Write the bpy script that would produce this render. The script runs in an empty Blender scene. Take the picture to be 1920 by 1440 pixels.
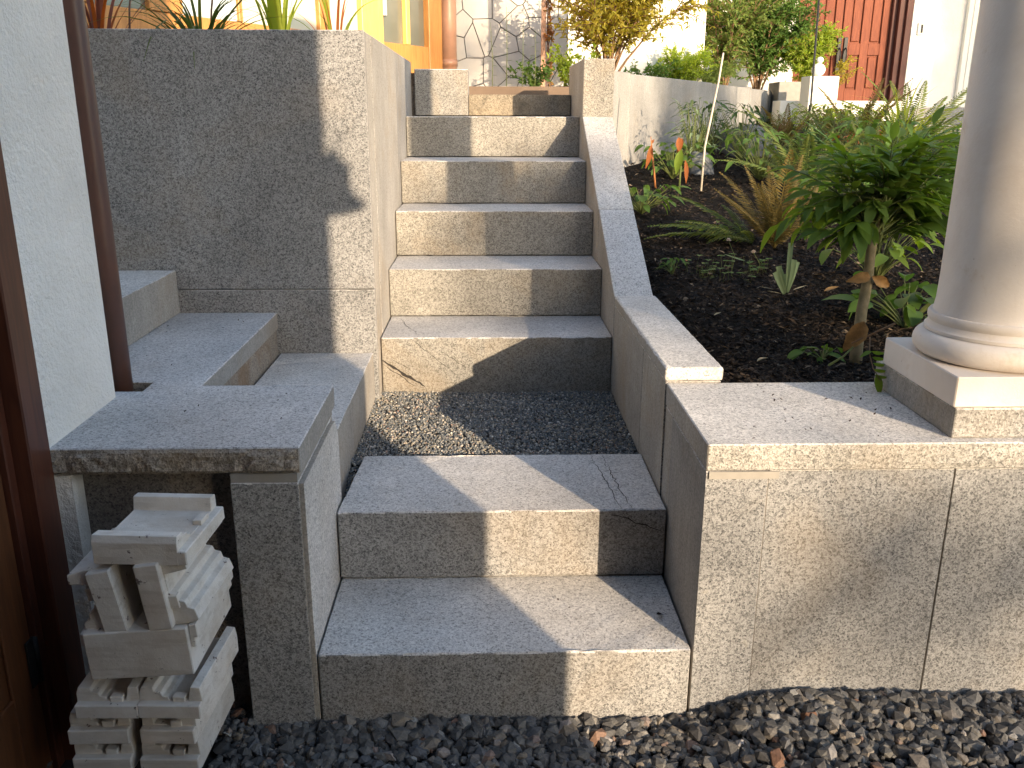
import bpy, bmesh, math, random
from mathutils import Vector, Matrix, Euler, noise
R = math.radians
SC = bpy.context.scene
COL = SC.collection
rnd = random.Random(11)

# ------------------------------------------------------------------ camera
cam_d = bpy.data.cameras.new('camera'); cam = bpy.data.objects.new('camera', cam_d); COL.objects.link(cam)
YAW, PIT, ROL, FPX = 0.0298, 0.2967, 0.0028, 1666.2
f = Vector((math.sin(YAW)*math.cos(PIT), math.cos(YAW)*math.cos(PIT), -math.sin(PIT)))
r = Vector((math.cos(YAW), -math.sin(YAW), 0)); u = r.cross(f)
r2 = r*math.cos(ROL)+u*math.sin(ROL); u2 = -r*math.sin(ROL)+u*math.cos(ROL)
m = Matrix((r2, u2, -f)).transposed().to_4x4(); m.translation = Vector((0.3645, -1.6477, 1.2849))
cam.matrix_world = m
cam_d.sensor_fit = 'HORIZONTAL'; cam_d.sensor_width = 36; cam_d.lens = 36*FPX/1920
cam_d.clip_start = 0.02; cam_d.clip_end = 2000
SC.camera = cam

# ------------------------------------------------------------------ light
SUN = Vector((-0.54, 1.0, -0.27)).normalized()
AZ = math.atan2(0.54, -1.0)            # clockwise from +Y
EL = math.asin(-SUN.z)
w = bpy.data.worlds.new('World'); SC.world = w; w.use_nodes = True
nt = w.node_tree
sky = nt.nodes.new('ShaderNodeTexSky'); sky.sky_type = 'NISHITA'; sky.sun_disc = False
sky.sun_elevation = EL; sky.sun_rotation = AZ; sky.air_density = 1.0; sky.dust_density = 1.2; sky.ozone_density = 1.1
bg = nt.nodes['Background']; bg.inputs[1].default_value = 0.15
nt.links.new(sky.outputs[0], bg.inputs[0])
sd = bpy.data.lights.new('sun', 'SUN'); sd.energy = 3.1; sd.angle = R(0.5); sd.color = (1.0, 0.79, 0.55)
so = bpy.data.objects.new('sun', sd); COL.objects.link(so)
so.rotation_euler = SUN.to_track_quat('-Z', 'Y').to_euler()
SC.view_settings.view_transform = 'Standard'; SC.view_settings.look = 'None'
SC.view_settings.exposure = 1.72; SC.view_settings.gamma = 1.0; SC.view_settings.use_curve_mapping = False

# ------------------------------------------------------------------ materials
class NB:
    def __init__(s, name):
        s.m = bpy.data.materials.new(name); s.m.use_nodes = True; s.t = s.m.node_tree; s.b = s.t.nodes['Principled BSDF']
    def n(s, typ, **k):
        x = s.t.nodes.new('ShaderNode'+typ)
        for a, v in k.items(): setattr(x, a, v)
        return x
    def l(s, a, b): s.t.links.new(a, b)
    def pos(s, rand=True):
        g = s.n('NewGeometry')
        if not rand: return g.outputs['Position']
        oi = s.n('ObjectInfo'); mu = s.n('Math', operation='MULTIPLY'); s.l(oi.outputs['Random'], mu.inputs[0]); mu.inputs[1].default_value = 37.0
        ad = s.n('VectorMath', operation='ADD'); s.l(g.outputs['Position'], ad.inputs[0]); s.l(mu.outputs[0], ad.inputs[1])
        return ad.outputs[0]
    def noise(s, vec, scale, detail=3, rough=.55, dist=0):
        x = s.n('TexNoise'); x.inputs['Scale'].default_value = scale; x.inputs['Detail'].default_value = detail
        x.inputs['Roughness'].default_value = rough; x.inputs['Distortion'].default_value = dist
        if vec: s.l(vec, x.inputs['Vector'])
        return x.outputs[0]
    def vor(s, vec, scale):
        x = s.n('TexVoronoi'); x.inputs['Scale'].default_value = scale; s.l(vec, x.inputs['Vector']); return x
    def ramp(s, fac, stops, interp='LINEAR'):
        x = s.n('ValToRGB'); e = x.color_ramp.elements; x.color_ramp.interpolation = interp
        while len(e) < len(stops): e.new(0.5)
        for i, (p, c) in enumerate(stops):
            e[i].position = p; e[i].color = (c if len(c) == 4 else (*c, 1)) if not isinstance(c, float) else (c, c, c, 1)
        s.l(fac, x.inputs[0]); return x.outputs[0]
    def mix(s, a, b, fac, mode='MIX'):
        x = s.n('Mix', data_type='RGBA', blend_type=mode); x.clamp_factor = True
        for v, i in ((fac, 0), (a, 6), (b, 7)):
            if isinstance(v, (int, float)): x.inputs[i].default_value = v
            elif isinstance(v, tuple): x.inputs[i].default_value = (*v, 1) if len(v) == 3 else v
            else: s.l(v, x.inputs[i])
        return x.outputs[2]
    def math(s, a, b, op='MULTIPLY'):
        x = s.n('Math', operation=op)
        for v, i in ((a, 0), (b, 1)):
            if isinstance(v, (int, float)): x.inputs[i].default_value = v
            else: s.l(v, x.inputs[i])
        return x.outputs[0]
    def bump(s, h, strength, dist):
        x = s.n('Bump'); x.inputs['Strength'].default_value = strength; x.inputs['Distance'].default_value = dist
        s.l(h, x.inputs['Height']); s.l(x.outputs[0], s.b.inputs['Normal'])
    def out(s, col, rough=.7, spec=.3):
        if isinstance(col, tuple): s.b.inputs['Base Color'].default_value = (*col, 1)
        else: s.l(col, s.b.inputs['Base Color'])
        if isinstance(rough, (int, float)): s.b.inputs['Roughness'].default_value = rough
        else: s.l(rough, s.b.inputs['Roughness'])
        s.b.inputs['Specular IOR Level'].default_value = spec
        return s.m

def granite(name, light=(.37,.362,.352), mid=(.175,.172,.170), dark=(.045,.045,.048), contrast=1.0, stain=.35, staincol=(.30,.22,.13), streak=0, bumpd=.0012, dirt=0):
    b = NB(name); p = b.pos()
    v = b.vor(p, 260); sp = b.n('SeparateColor'); b.l(v.outputs['Color'], sp.inputs[0])
    c1 = b.ramp(sp.outputs[0], [(0, dark), (.10*contrast, dark), (.13*contrast+.03, mid), (.42, mid), (.5, light), (1, light)])
    v2 = b.vor(p, 560); s2 = b.n('SeparateColor'); b.l(v2.outputs['Color'], s2.inputs[0])
    c2 = b.ramp(s2.outputs[1], [(0, dark), (.2*contrast, mid), (.55, light), (1, tuple(min(1, x*1.15) for x in light))])
    c = b.mix(c1, c2, .45)
    n1 = b.noise(p, 95, 3, .7)
    c = b.mix(c, b.ramp(n1, [(.30, .60), (.48, .95), (.62, 1.06)]), .7*min(1, contrast), 'MULTIPLY')
    n2 = b.noise(p, 4.2, 5, .6)
    c = b.mix(c, b.ramp(n2, [(.3, .80), (.7, 1.12)]), .8, 'MULTIPLY')
    n3 = b.noise(p, 2.3, 5, .65, .6)
    c = b.mix(c, staincol, b.math(b.ramp(n3, [(.50, 0.0), (.72, 1.0)]), stain))
    if streak:
        mp = b.n('Mapping'); b.l(p, mp.inputs[0]); mp.inputs['Scale'].default_value = (26, 26, 1.1)
        n4 = b.noise(mp.outputs[0], 3, 3, .6)
        c = b.mix(c, b.ramp(n4, [(.3, .78), (.7, 1.1)]), streak, 'MULTIPLY')
    if dirt:
        n5 = b.noise(p, 9, 6, .75, .3)
        c = b.mix(c, (.045,.04,.033), b.math(b.ramp(n5, [(.50, 0.0), (.68, 1.0)]), dirt))
    oi = b.n('ObjectInfo'); c = b.mix(c, b.ramp(oi.outputs['Random'], [(0, (.86,.87,.89)), (.5, (1.0,.99,.97)), (1, (1.10,1.07,1.02))]), 1.0, 'MULTIPLY')
    n6 = b.noise(p, 1.3, 6, .7, .8); c = b.mix(c, b.ramp(n6, [(.38, .82), (.52, 1.0)]), .75, 'MULTIPLY')
    n7 = b.noise(p, 28, 2, .5); c = b.mix(c, (.50,.47,.40), b.math(b.ramp(n7, [(.70, 0.0), (.76, 1.0)]), .22))
    h = b.mix(n1, v.outputs['Distance'], .35)
    b.bump(h, .55, bumpd)
    return b.out(c, .78, .25)

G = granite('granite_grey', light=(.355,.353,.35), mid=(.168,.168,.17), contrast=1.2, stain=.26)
GT = granite('granite_flamed_skylit', light=(.66,.64,.62), mid=(.43,.42,.41), dark=(.14,.14,.14), contrast=.85, stain=.18, bumpd=.0016)  # flamed finish, paled further so tops carry the bright sky light
GS = granite('granite_sawn', light=(.40,.375,.345), mid=(.29,.275,.25), dark=(.2,.19,.18), contrast=.5, stain=.5, streak=.5, bumpd=.0005)
GW = granite('granite_warm', light=(.365,.35,.32), mid=(.18,.172,.155), dark=(.07,.065,.055), contrast=1.15, stain=.5, dirt=.12)
GD = granite('granite_weathered', light=(.30,.26,.20), mid=(.17,.145,.11), dark=(.06,.05,.04), contrast=1.1, stain=.7, dirt=.5)
GR = granite('granite_split', light=(.42,.37,.31), mid=(.25,.21,.165), dark=(.10,.08,.06), contrast=1.0, stain=.85, bumpd=.004)
GRL = granite('granite_split_pale', light=(.42,.41,.39), mid=(.22,.215,.205), dark=(.07,.07,.068), contrast=1.1, stain=.3, bumpd=.003)
GG = granite('granite_wall_shaded', light=(.33,.325,.315), mid=(.25,.245,.24), dark=(.16,.155,.15), contrast=.5, stain=.2, streak=.5, bumpd=.0005)  # sawn granite darkened to put the back wall's shade into its colour
GB = granite('granite_rusty', light=(.32,.28,.24), mid=(.19,.165,.14), contrast=1.1, stain=1.0, staincol=(.17,.085,.03))

def plain(name, col, rough=.6, var=.15, scale=8, bump=0, bscale=60, spec=.3, col2=None):
    b = NB(name); p = b.pos()
    n = b.noise(p, scale, 5, .6)
    c2 = col2 or tuple(x*(1-var) for x in col)
    c = b.mix(col, c2, b.ramp(n, [(.35, 0.0), (.68, 1.0)]))
    if bump: b.bump(b.noise(p, bscale, 4, .65), .7, bump)
    return b.out(c, rough, spec)

STUCCO = plain('stucco_white', (.86,.81,.74), .9, .08, 3, .011, 70, .1, (.74,.69,.62))
STUCCOW = plain('stucco_wall', (.82,.79,.72), .9, .06, 1.5, .003, 60, .1)
def limestone():
    b = NB('limestone'); p = b.pos()
    c = b.mix((.70,.645,.59), (.60,.53,.465), b.ramp(b.noise(p, 3.5, 6, .65, .5), [(.40, 0.0), (.68, 1.0)]))
    c = b.mix(c, (.50,.38,.26), b.math(b.ramp(b.noise(p, 11, 6, .75, .4), [(.58, 0.0), (.72, 1.0)]), .45))
    sp = b.vor(p, 42); c = b.mix(c, (.22,.15,.10), b.math(b.ramp(sp.outputs['Distance'], [(.03, 1.0), (.07, 0.0)]), b.ramp(b.noise(p, 6, 2), [(.50, 0.0), (.62, .8)])))
    b.bump(b.noise(p, 160, 4, .7), .5, .0012)
    return b.out(c, .66, .25)
LIME = limestone()
def caststone():
    b = NB('cast_stone'); p = b.pos()
    c = b.mix((.74,.69,.62), (.60,.53,.45), b.ramp(b.noise(p, 9, 5, .65), [(.38, 0.0), (.66, 1.0)]))
    mp = b.n('Mapping'); b.l(p, mp.inputs[0]); mp.inputs['Scale'].default_value = (4, 14, 30)
    c = b.mix(c, (.45,.38,.30), b.math(b.ramp(b.noise(mp.outputs[0], 2, 4, .6), [(.52, 0.0), (.62, 1.0)]), .35))
    c = b.mix(c, (.09,.05,.04), b.ramp(b.noise(p, 38, 4, .75), [(.64, 0.0), (.68, .85)]))
    oi = b.n('ObjectInfo'); c = b.mix(c, b.ramp(oi.outputs['Random'], [(0, .82), (1, 1.05)]), 1.0, 'MULTIPLY')
    b.bump(b.noise(p, 130, 5, .7), .6, .002)
    return b.out(c, .85, .15)
CAST = caststone()
DIRTM = plain('caked_dirt', (.05,.03,.025), .95)
CRACK = plain('crack_filling', (.035,.030,.027), .9)
REDPAINT = plain('copper_brown_metal', (.13,.062,.045), .42, .25, 6, .0003, 80, .5, (.085,.045,.038))
MORTAR = plain('mortar', (.31,.29,.26), .95, .15, 20, .001)
IRON = plain('black_iron', (.02,.02,.02), .5)
CANE = plain('weathered_cane', (.62,.55,.45), .7, .3, 40)
STEM = plain('green_stem', (.14,.17,.05), .6, .3, 30)
BARK = plain('smooth_bark', (.25,.20,.12), .8, .4, 40, .002, 120, .2, (.14,.12,.06))
TWIG = plain('twig_brown', (.22,.13,.07), .8, .4, 30)
COPPER = plain('aged_copper', (.50,.27,.17), .4, .3, 5, 0, 60, .5)
TERRA = plain('weathered_board', (.17,.12,.085), .8, .2, 6, .001, 80)
BOULD = plain('boulder_stone', (.14,.145,.15), .85, .4, 6, .01, 25, .2)
WHITEP = plain('white_paint', (.75,.73,.66), .5, .05, 3)
PETAL = plain('clover_petal', (.75,.62,.52), .7, .2, 200)
DRY = plain('dry_leaf', (.36,.20,.07), .7, .4, 60, .001, 200)
PALEDRY = plain('pale_dry_leaf', (.50,.40,.24), .7, .3, 60)

def wood(name, c1, c2, rough=.4, scale=(14, 14, 1.2)):
    b = NB(name); p = b.pos()
    mp = b.n('Mapping'); b.l(p, mp.inputs[0]); mp.inputs['Scale'].default_value = scale
    n = b.noise(mp.outputs[0], 4, 5, .6, 1.2)
    b.bump(n, .2, .0006)
    return b.out(b.mix(c1, c2, b.ramp(n, [(.35, 0.0), (.65, 1.0)])), rough, .5)
MAHOG = wood('mahogany', (.11,.035,.018), (.065,.02,.012), .38)
LEAFW = wood('door_leaf_wood', (.16,.060,.022), (.10,.036,.014), .42)
REDWD = wood('red_door_wood', (.20,.058,.028), (.135,.036,.019), .62)
for _n in (REDWD,): _n.node_tree.nodes['Principled BSDF'].inputs['Specular IOR Level'].default_value = .2
DREDWD = wood('dark_red_wood', (.075,.016,.009), (.05,.011,.007), .65)
FIR = wood('fir_wood', (.58,.27,.075), (.44,.19,.05), .4)
YWOOD = wood('honey_wood', (.80,.52,.16), (.70,.43,.11), .4)

def leafm(name, c1, c2, trans=.35, rough=.6, vein=False):
    b = NB(name); g = b.n('NewGeometry')
    c = b.mix(c1, c2, g.outputs['Random Per Island'])
    oi = b.n('ObjectInfo')
    c = b.mix(c, b.ramp(oi.outputs['Random'], [(0, .72), (1, 1.25)]), .7, 'MULTIPLY')
    b.out(c, rough, .22)
    tr = b.n('BsdfTranslucent'); b.l(b.mix(c, (1, 1.0, .35), .8, 'MULTIPLY') if False else c, tr.inputs[0])
    hs = b.n('HueSaturation'); hs.inputs['Value'].default_value = 1.9; hs.inputs['Hue'].default_value = .485; hs.inputs['Saturation'].default_value = 1.15
    b.l(c, hs.inputs['Color']); b.l(hs.outputs[0], tr.inputs[0])
    mx = b.n('MixShader'); mx.inputs[0].default_value = trans
    b.l(b.b.outputs[0], mx.inputs[1]); b.l(tr.outputs[0], mx.inputs[2])
    b.l(mx.outputs[0], b.t.nodes['Material Output'].inputs[0])
    return b.m
L_TREE = leafm('tree_leaf', (.09,.165,.036), (.15,.23,.042), .42)
L_TREE2 = leafm('tree_leaf_bright', (.12,.20,.03), (.17,.24,.04), .4)
L_FERN = leafm('fern_green', (.075,.115,.03), (.12,.14,.035), .3)
L_FERNB = leafm('fern_bronze', (.17,.12,.035), (.10,.085,.03), .3)
L_FERND = leafm('fern_dark', (.035,.075,.028), (.055,.10,.03), .25)
L_GRASS = leafm('grass_bright', (.22,.30,.05), (.34,.36,.06), .45)
L_GRASSD = leafm('grass_dark', (.05,.085,.025), (.09,.12,.03), .3)
L_YEL = leafm('foliage_yellow', (.30,.30,.05), (.40,.34,.07), .5)
L_SHRUB = leafm('foliage_green', (.08,.13,.03), (.15,.19,.05), .4)
L_BRT = leafm('foliage_bright', (.19,.28,.04), (.30,.36,.06), .45)
L_LOW = leafm('low_leaf', (.06,.12,.03), (.11,.19,.04), .35)
L_GREY = leafm('greygreen_leaf', (.14,.20,.11), (.20,.26,.14), .3)
L_ORANGE = leafm('orange_leaf', (.36,.14,.045), (.28,.10,.04), .35)
L_PURP = leafm('purple_leaf', (.10,.04,.04), (.16,.07,.04), .3)
L_VINE = leafm('vine_red', (.45,.20,.08), (.30,.22,.06), .4)

bb = NB('window_glass'); bb.b.inputs['Metallic'].default_value = 0
GLASS = bb.out(bb.mix((.20,.19,.14), (.10,.11,.09), bb.noise(bb.pos(False), 2.5, 3)), .06, .9)
bb = NB('pale_window_glass'); GLASSP = bb.out(bb.mix((.55,.60,.58), (.42,.48,.50), bb.noise(bb.pos(False), 1.8, 2)), .08, .8)
bb = NB('blinds_glass'); GLASSW = bb.out(bb.mix((.62,.62,.50), (.5,.52,.45), bb.noise(bb.pos(False), 2.2, 2)), .12, .6)

def pebble_mat(name, stops, rough=.7):
    b = NB(name); g = b.n('NewGeometry'); p = b.pos(False)
    c = b.ramp(g.outputs['Random Per Island'], stops)
    n = b.noise(p, 180, 3, .6); c = b.mix(c, b.ramp(n, [(.3, .65), (.7, 1.25)]), .8, 'MULTIPLY')
    b.bump(n, .5, .002)
    return b.out(c, rough, .3)
GRAV = pebble_mat('crushed_basalt', [(0, (.045,.044,.044)), (.3, (.088,.084,.08)), (.55, (.13,.125,.115)), (.75, (.095,.097,.104)), (.86, (.19,.155,.115)), (.94, (.27,.265,.25)), (.985, (.17,.085,.05)), (1, (.34,.33,.32))])
PEB = pebble_mat('fine_gravel', [(0, (.09,.10,.11)), (.3, (.19,.20,.20)), (.55, (.13,.14,.15)), (.7, (.26,.23,.18)), (.85, (.37,.33,.27)), (.95, (.52,.50,.46)), (1, (.30,.18,.13))])
MULCH = pebble_mat('mulch_shreds', [(0, (.008,.006,.005)), (.5, (.018,.013,.010)), (.80, (.034,.023,.016)), (.95, (.06,.04,.026)), (1, (.22,.17,.12))], .9)
SOILM = plain('soil', (.010,.008,.007), .95, .4, 30, .01, 60, .1)
GRAVB = plain('gravel_bed', (.035,.033,.031), .95, .3, 60, .01, 90)

# ------------------------------------------------------------------ builders
def link(name, me, mat, parent=None, smooth=False, **tags):
    o = bpy.data.objects.new(name, me); COL.objects.link(o)
    if mat is not None and not me.materials:
        for x in (mat if isinstance(mat, (list, tuple)) else [mat]): me.materials.append(x)
    if parent:
        o.parent = parent; o.matrix_parent_inverse = Matrix.Identity(4)
        pw = Vector((0, 0, 0)); q = parent
        while q: pw += q.location; q = q.parent
        o.location = -pw
    if smooth:
        for pl in me.polygons: pl.use_smooth = True
    for k, v in tags.items(): o[k] = v
    return o
def thing(name, loc, label, category, group=None):
    o = bpy.data.objects.new(name, None); COL.objects.link(o); o.location = loc; o.empty_display_size = .1
    o['label'] = label; o['category'] = category
    if group: o['group'] = group
    return o
def bm_mesh(bm, name='mesh'):
    me = bpy.data.meshes.new(name); bm.to_mesh(me); bm.free(); return me
def pyd(verts, faces, name='mesh'):
    me = bpy.data.meshes.new(name); me.from_pydata([tuple(v) for v in verts], [], faces); me.update(); return me
def prism_bm(poly, a0, a1, axis='z', bevel=.002, seg=1):
    """polygon (2D) extruded along an axis"""
    def P(p, a):
        if axis == 'z': return (p[0], p[1], a)
        if axis == 'x': return (a, p[0], p[1])
        return (p[0], a, p[1])
    bm = bmesh.new()
    lo = [bm.verts.new(P(p, a0)) for p in poly]; hi = [bm.verts.new(P(p, a1)) for p in poly]
    n = len(poly); bm.faces.new(lo); bm.faces.new(hi[::-1])
    for i in range(n): bm.faces.new((lo[(i+1) % n], lo[i], hi[i], hi[(i+1) % n]))
    bmesh.ops.recalc_face_normals(bm, faces=bm.faces)
    if bevel: bmesh.ops.bevel(bm, geom=bm.edges[:], offset=bevel, segments=seg, affect='EDGES', profile=.5)
    bmesh.ops.recalc_face_normals(bm, faces=bm.faces)
    return bm
def worn_bm(poly, z0, z1, bevel, seg, amp=.0007, chips=.035, seed=0):
    q = random.Random(seed); pts = []
    n = len(poly)
    for i in range(n):
        a = Vector(poly[i]); b_ = Vector(poly[(i+1) % n]); k = max(1, min(60, int((b_-a).length/.022)))
        for j in range(k): pts.append(tuple(a.lerp(b_, (j+(q.uniform(-.3, .3) if j else 0))/k)))
    bm = prism_bm(pts, z0, z1, 'z', 0)
    cen = Vector((sum(p[0] for p in poly)/n, sum(p[1] for p in poly)/n, (z0+z1)/2))
    hor = [e for e in bm.edges if abs(e.verts[0].co.z-e.verts[1].co.z) < 1e-6]
    cor = [e for e in bm.edges if abs(e.verts[0].co.z-e.verts[1].co.z) > 1e-6 and any((e.verts[0].co.xy-Vector(p)).length < 1e-5 for p in poly)]
    bmesh.ops.bevel(bm, geom=hor+cor, offset=bevel, segments=seg, affect='EDGES', profile=.5)
    for v in bm.verts:
        if min(abs(v.co.z-z0), abs(v.co.z-z1)) < bevel*1.6:
            d = (cen-v.co); d = Vector((math.copysign(min(1, abs(d.x)/.1), d.x)*.4, math.copysign(1, d.y)*.6, math.copysign(1, d.z)))
            v.co += rv3(q, amp)
            if q.random() < chips: v.co += Vector((0, d.y, d.z))*q.uniform(.0012, .0038)
    bmesh.ops.recalc_face_normals(bm, faces=bm.faces)
    return bm
def rv3(q, a): return Vector((q.uniform(-a, a), q.uniform(-a, a), q.uniform(-a, a)))
def assign3(bm):
    """slot 0 front, slot 1 top, slot 2 sawn sides (each its own finish; tops also paled for sky light)"""
    bm.normal_update()
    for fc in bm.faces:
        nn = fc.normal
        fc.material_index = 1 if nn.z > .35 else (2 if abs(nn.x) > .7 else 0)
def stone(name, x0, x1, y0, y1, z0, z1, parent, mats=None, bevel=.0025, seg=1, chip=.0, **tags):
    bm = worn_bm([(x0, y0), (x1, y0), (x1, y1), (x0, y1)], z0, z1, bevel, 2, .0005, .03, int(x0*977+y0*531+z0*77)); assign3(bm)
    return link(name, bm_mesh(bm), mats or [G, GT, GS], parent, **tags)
def prism(name, poly, a0, a1, axis, parent, mats=None, bevel=.0025, **tags):
    bm = prism_bm(poly, a0, a1, axis, bevel); assign3(bm)
    return link(name, bm_mesh(bm), mats or [G, GT, GS], parent, **tags)
def box(name, x0, x1, y0, y1, z0, z1, mat, parent=None, bevel=.002, **tags):
    bm = prism_bm([(x0, y0), (x1, y0), (x1, y1), (x0, y1)], z0, z1, 'z', bevel)
    return link(name, bm_mesh(bm), mat, parent, **tags)
def rock_front(bm, x0, x1, z0, z1, y, depth=.010, step=.009, seed=0, top=.002):
    """adds a split, uneven face in front of plane y"""
    nx = max(2, int((x1-x0)/step)); nz = max(3, int((z1-z0)/step)); g = []
    for j in range(nz+1):
        row = []
        for i in range(nx+1):
            x = x0+(x1-x0)*i/nx; z = z0+(z1-z0)*j/nz
            k = noise.fractal(Vector((x*16+seed, z*22, seed)), .9, 2.0, 5)+.45*noise.noise(Vector((x*70, z*80, seed+5)))
            e = min(1, min(i, nx-i)/2)*min(1, (nz-j)/1.5+ .05)*min(1, j/1.2+.25)
            row.append(bm.verts.new((x, y-depth*e*(.75+.75*k), z+(0 if j in (0, nz) else .003*k))))
        g.append(row)
    for j in range(nz):
        for i in range(nx):
            fc = bm.faces.new((g[j][i], g[j][i+1], g[j+1][i+1], g[j+1][i])); fc.material_index = 3
def tube_bm(bm, pts, rad, seg=8, cap=True):
    rings = []; n = len(pts)
    for i, p in enumerate(pts):
        p = Vector(p); t = (Vector(pts[min(i+1, n-1)])-Vector(pts[max(i-1, 0)]))
        if t.length < 1e-9: t = Vector((0, 0, 1))
        t.normalize(); a = t.cross(Vector((0, 0, 1)) if abs(t.z) < .9 else Vector((1, 0, 0))).normalized(); b = t.cross(a)
        rr = rad[i] if isinstance(rad, (list, tuple)) else rad
        rings.append([bm.verts.new(p+(a*math.cos(2*math.pi*k/seg)+b*math.sin(2*math.pi*k/seg))*rr) for k in range(seg)])
    for i in range(n-1):
        for k in range(seg): bm.faces.new((rings[i][k], rings[i][(k+1) % seg], rings[i+1][(k+1) % seg], rings[i+1][k]))
    if cap: bm.faces.new(rings[0][::-1]); bm.faces.new(rings[-1])
def tube(name, pts, rad, mat, parent=None, seg=8, **tags):
    bm = bmesh.new(); tube_bm(bm, pts, rad, seg); bmesh.ops.recalc_face_normals(bm, faces=bm.faces)
    return link(name, bm_mesh(bm), mat, parent, True, **tags)
def lathe(name, prof, cx, cy, mat, parent=None, seg=64, **tags):
    bm = bmesh.new(); rings = [[bm.verts.new((cx+rr*math.cos(2*math.pi*k/seg), cy+rr*math.sin(2*math.pi*k/seg), z)) for k in range(seg)] for rr, z in prof]
    for i in range(len(prof)-1):
        for k in range(seg): bm.faces.new((rings[i][k], rings[i][(k+1) % seg], rings[i+1][(k+1) % seg], rings[i+1][k]))
    bm.faces.new(rings[0][::-1]); bm.faces.new(rings[-1])
    bmesh.ops.recalc_face_normals(bm, faces=bm.faces)
    o = link(name, bm_mesh(bm), mat, parent, True, **tags)
    md = o.modifiers.new('w', 'EDGE_SPLIT'); md.split_angle = R(40)
    return o

# ================================================================== SETTING
H = .1808
GZ = lambda x, y: .63+.075*(y-.43)-.08*max(0, x-3.2)-.45*max(0, 1.03-x)+.018*noise.noise(Vector((x*2.2, y*2.2, 0)))+.006*noise.noise(Vector((x*9, y*9, 3)))
def ground_sheet(name, x0, x1, y0, y1, nx, ny, zf, mat, **tags):
    vs = [(x0+(x1-x0)*i/nx, y0+(y1-y0)*j/ny, 0) for j in range(ny+1) for i in range(nx+1)]
    vs = [(x, y, zf(x, y)) for x, y, _ in vs]
    fs = [(j*(nx+1)+i, j*(nx+1)+i+1, (j+1)*(nx+1)+i+1, (j+1)*(nx+1)+i) for j in range(ny) for i in range(nx)]
    return link(name, pyd(vs, fs), mat, None, True, kind='structure', **tags)
LAWN = plain('rough_ground', (.05,.06,.03), .95, .4, 2, .02, 12, .1)
ground_sheet('ground', -400, 400, -400, 400, 40, 40, lambda x, y: -.16, LAWN)
gz0 = lambda x, y: -.012+(.052 if x > .95 else .052*max(0, (x-.75)/.2) if x > .75 else 0)-(.03 if y < -.3 else 0)
ground_sheet('gravel_path', -2.5, 4.5, -2.0, .3, 140, 46, gz0, GRAVB)
# garden bed soil
ground_sheet('garden_soil', .90, 9.0, .40, 9.2, 160, 170, GZ, SOILM)
# upper terrace
ground_sheet('terrace', -6, .955, 3.25, 30, 10, 20, lambda x, y: 1.36, plain('terrace_soil', (.05,.04,.03), .95, .3, 8, .01, 40))
ground_sheet('upper_ground', -60, 60, 9.25, 120, 20, 20, lambda x, y: 1.30, LAWN)

# ---------------------------------------------------------------- main stair
st = thing('granite_staircase', (.4, 0, 0), 'straight flight of eight thick grey granite steps rising between two stone walls', 'staircase')
YS = [0, 0, .3202, 1.3301, 1.6603, 1.979, 2.2826, 2.6195]
NXT = {1: .335, 2: .690, 3: 1.675, 4: 1.995, 5: 2.30, 6: 2.635, 7: 3.10}
smat = {1: [G, GT, GS], 2: [G, GT, GS], 3: [GW, GT, GS], 4: [GW, GT, GS], 5: [GW, GT, GS], 6: [GW, GT, GS], 7: [GW, GT, GS]}
steps = {}
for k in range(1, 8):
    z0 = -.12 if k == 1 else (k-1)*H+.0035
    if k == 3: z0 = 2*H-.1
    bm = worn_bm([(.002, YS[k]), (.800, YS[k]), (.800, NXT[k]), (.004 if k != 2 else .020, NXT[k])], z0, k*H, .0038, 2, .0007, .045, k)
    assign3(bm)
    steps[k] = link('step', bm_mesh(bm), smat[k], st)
stone('step', .283, .797, 3.052, 3.35, 1.2695, 1.370, st, [GD, GD, GD], label='low weathered dark granite curb at the top of the flight')
def ribbon(name, pts, wd, mat, parent, normal, off=.0006):
    """thin raised seam; pts with half widths"""
    nrm = Vector(normal); vs = []; fs = []
    for i, p in enumerate(pts):
        p = Vector(p)+nrm*off; t = (Vector(pts[min(i+1, len(pts)-1)])-Vector(pts[max(0, i-1)])).normalized(); s = t.cross(nrm)
        hw = wd*(.25+.75*math.sin(math.pi*min(1, (i+.3)/(len(pts)-.4))))*(.6+.8*rnd.random())
        vs += [p+s*hw, p-s*hw]
    for i in range(len(pts)-1): fs.append((2*i, 2*i+1, 2*i+3, 2*i+2))
    return link(name, pyd(vs, fs), mat, parent)
def wig(a, b, n, amp, lock):
    a = Vector(a); b = Vector(b); o = []
    for i in range(n+1):
        p = a.lerp(b, i/n); q = Vector((rnd.uniform(-amp, amp), rnd.uniform(-amp, amp), rnd.uniform(-amp, amp))); q[lock] = 0; o.append(p+q)
    return o
y3 = YS[3]
for (a, b, wd) in (((.004, .462), (.150, .366), .0045), ((.004, .450), (.118, .366), .0012), ((.03, .47), (.10, .43), .0007), ((.10, .542), (.27, .40), .0008), ((.20, .50), (.30, .43), .0007)):
    ribbon('crack', wig((a[0], y3, a[1]), (b[0], y3, b[1]), 14, .0022, 1), wd, CRACK, steps[3], (0, -1, 0))
for (a, b, wd) in (((.655, .685), (.690, .325), .0030), ((.685, .685), (.715, .325), .0030)):
    ribbon('crack', wig((a[0], a[1], 2*H), (b[0], b[1], 2*H), 26, .0045, 2), wd*.42, CRACK, steps[2], (0, 0, 1))
ribbon('crack', wig((.66, .3202, 2*H-.006), (.797, .3202, .30), 12, .003, 1), .0012, CRACK, steps[2], (0, -1, 0))
ribbon('crack', wig((.04, 1.62, 3*H), (.13, 1.36, 3*H), 10, .004, 2), .0008, CRACK, steps[3], (0, 0, 1))

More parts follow.
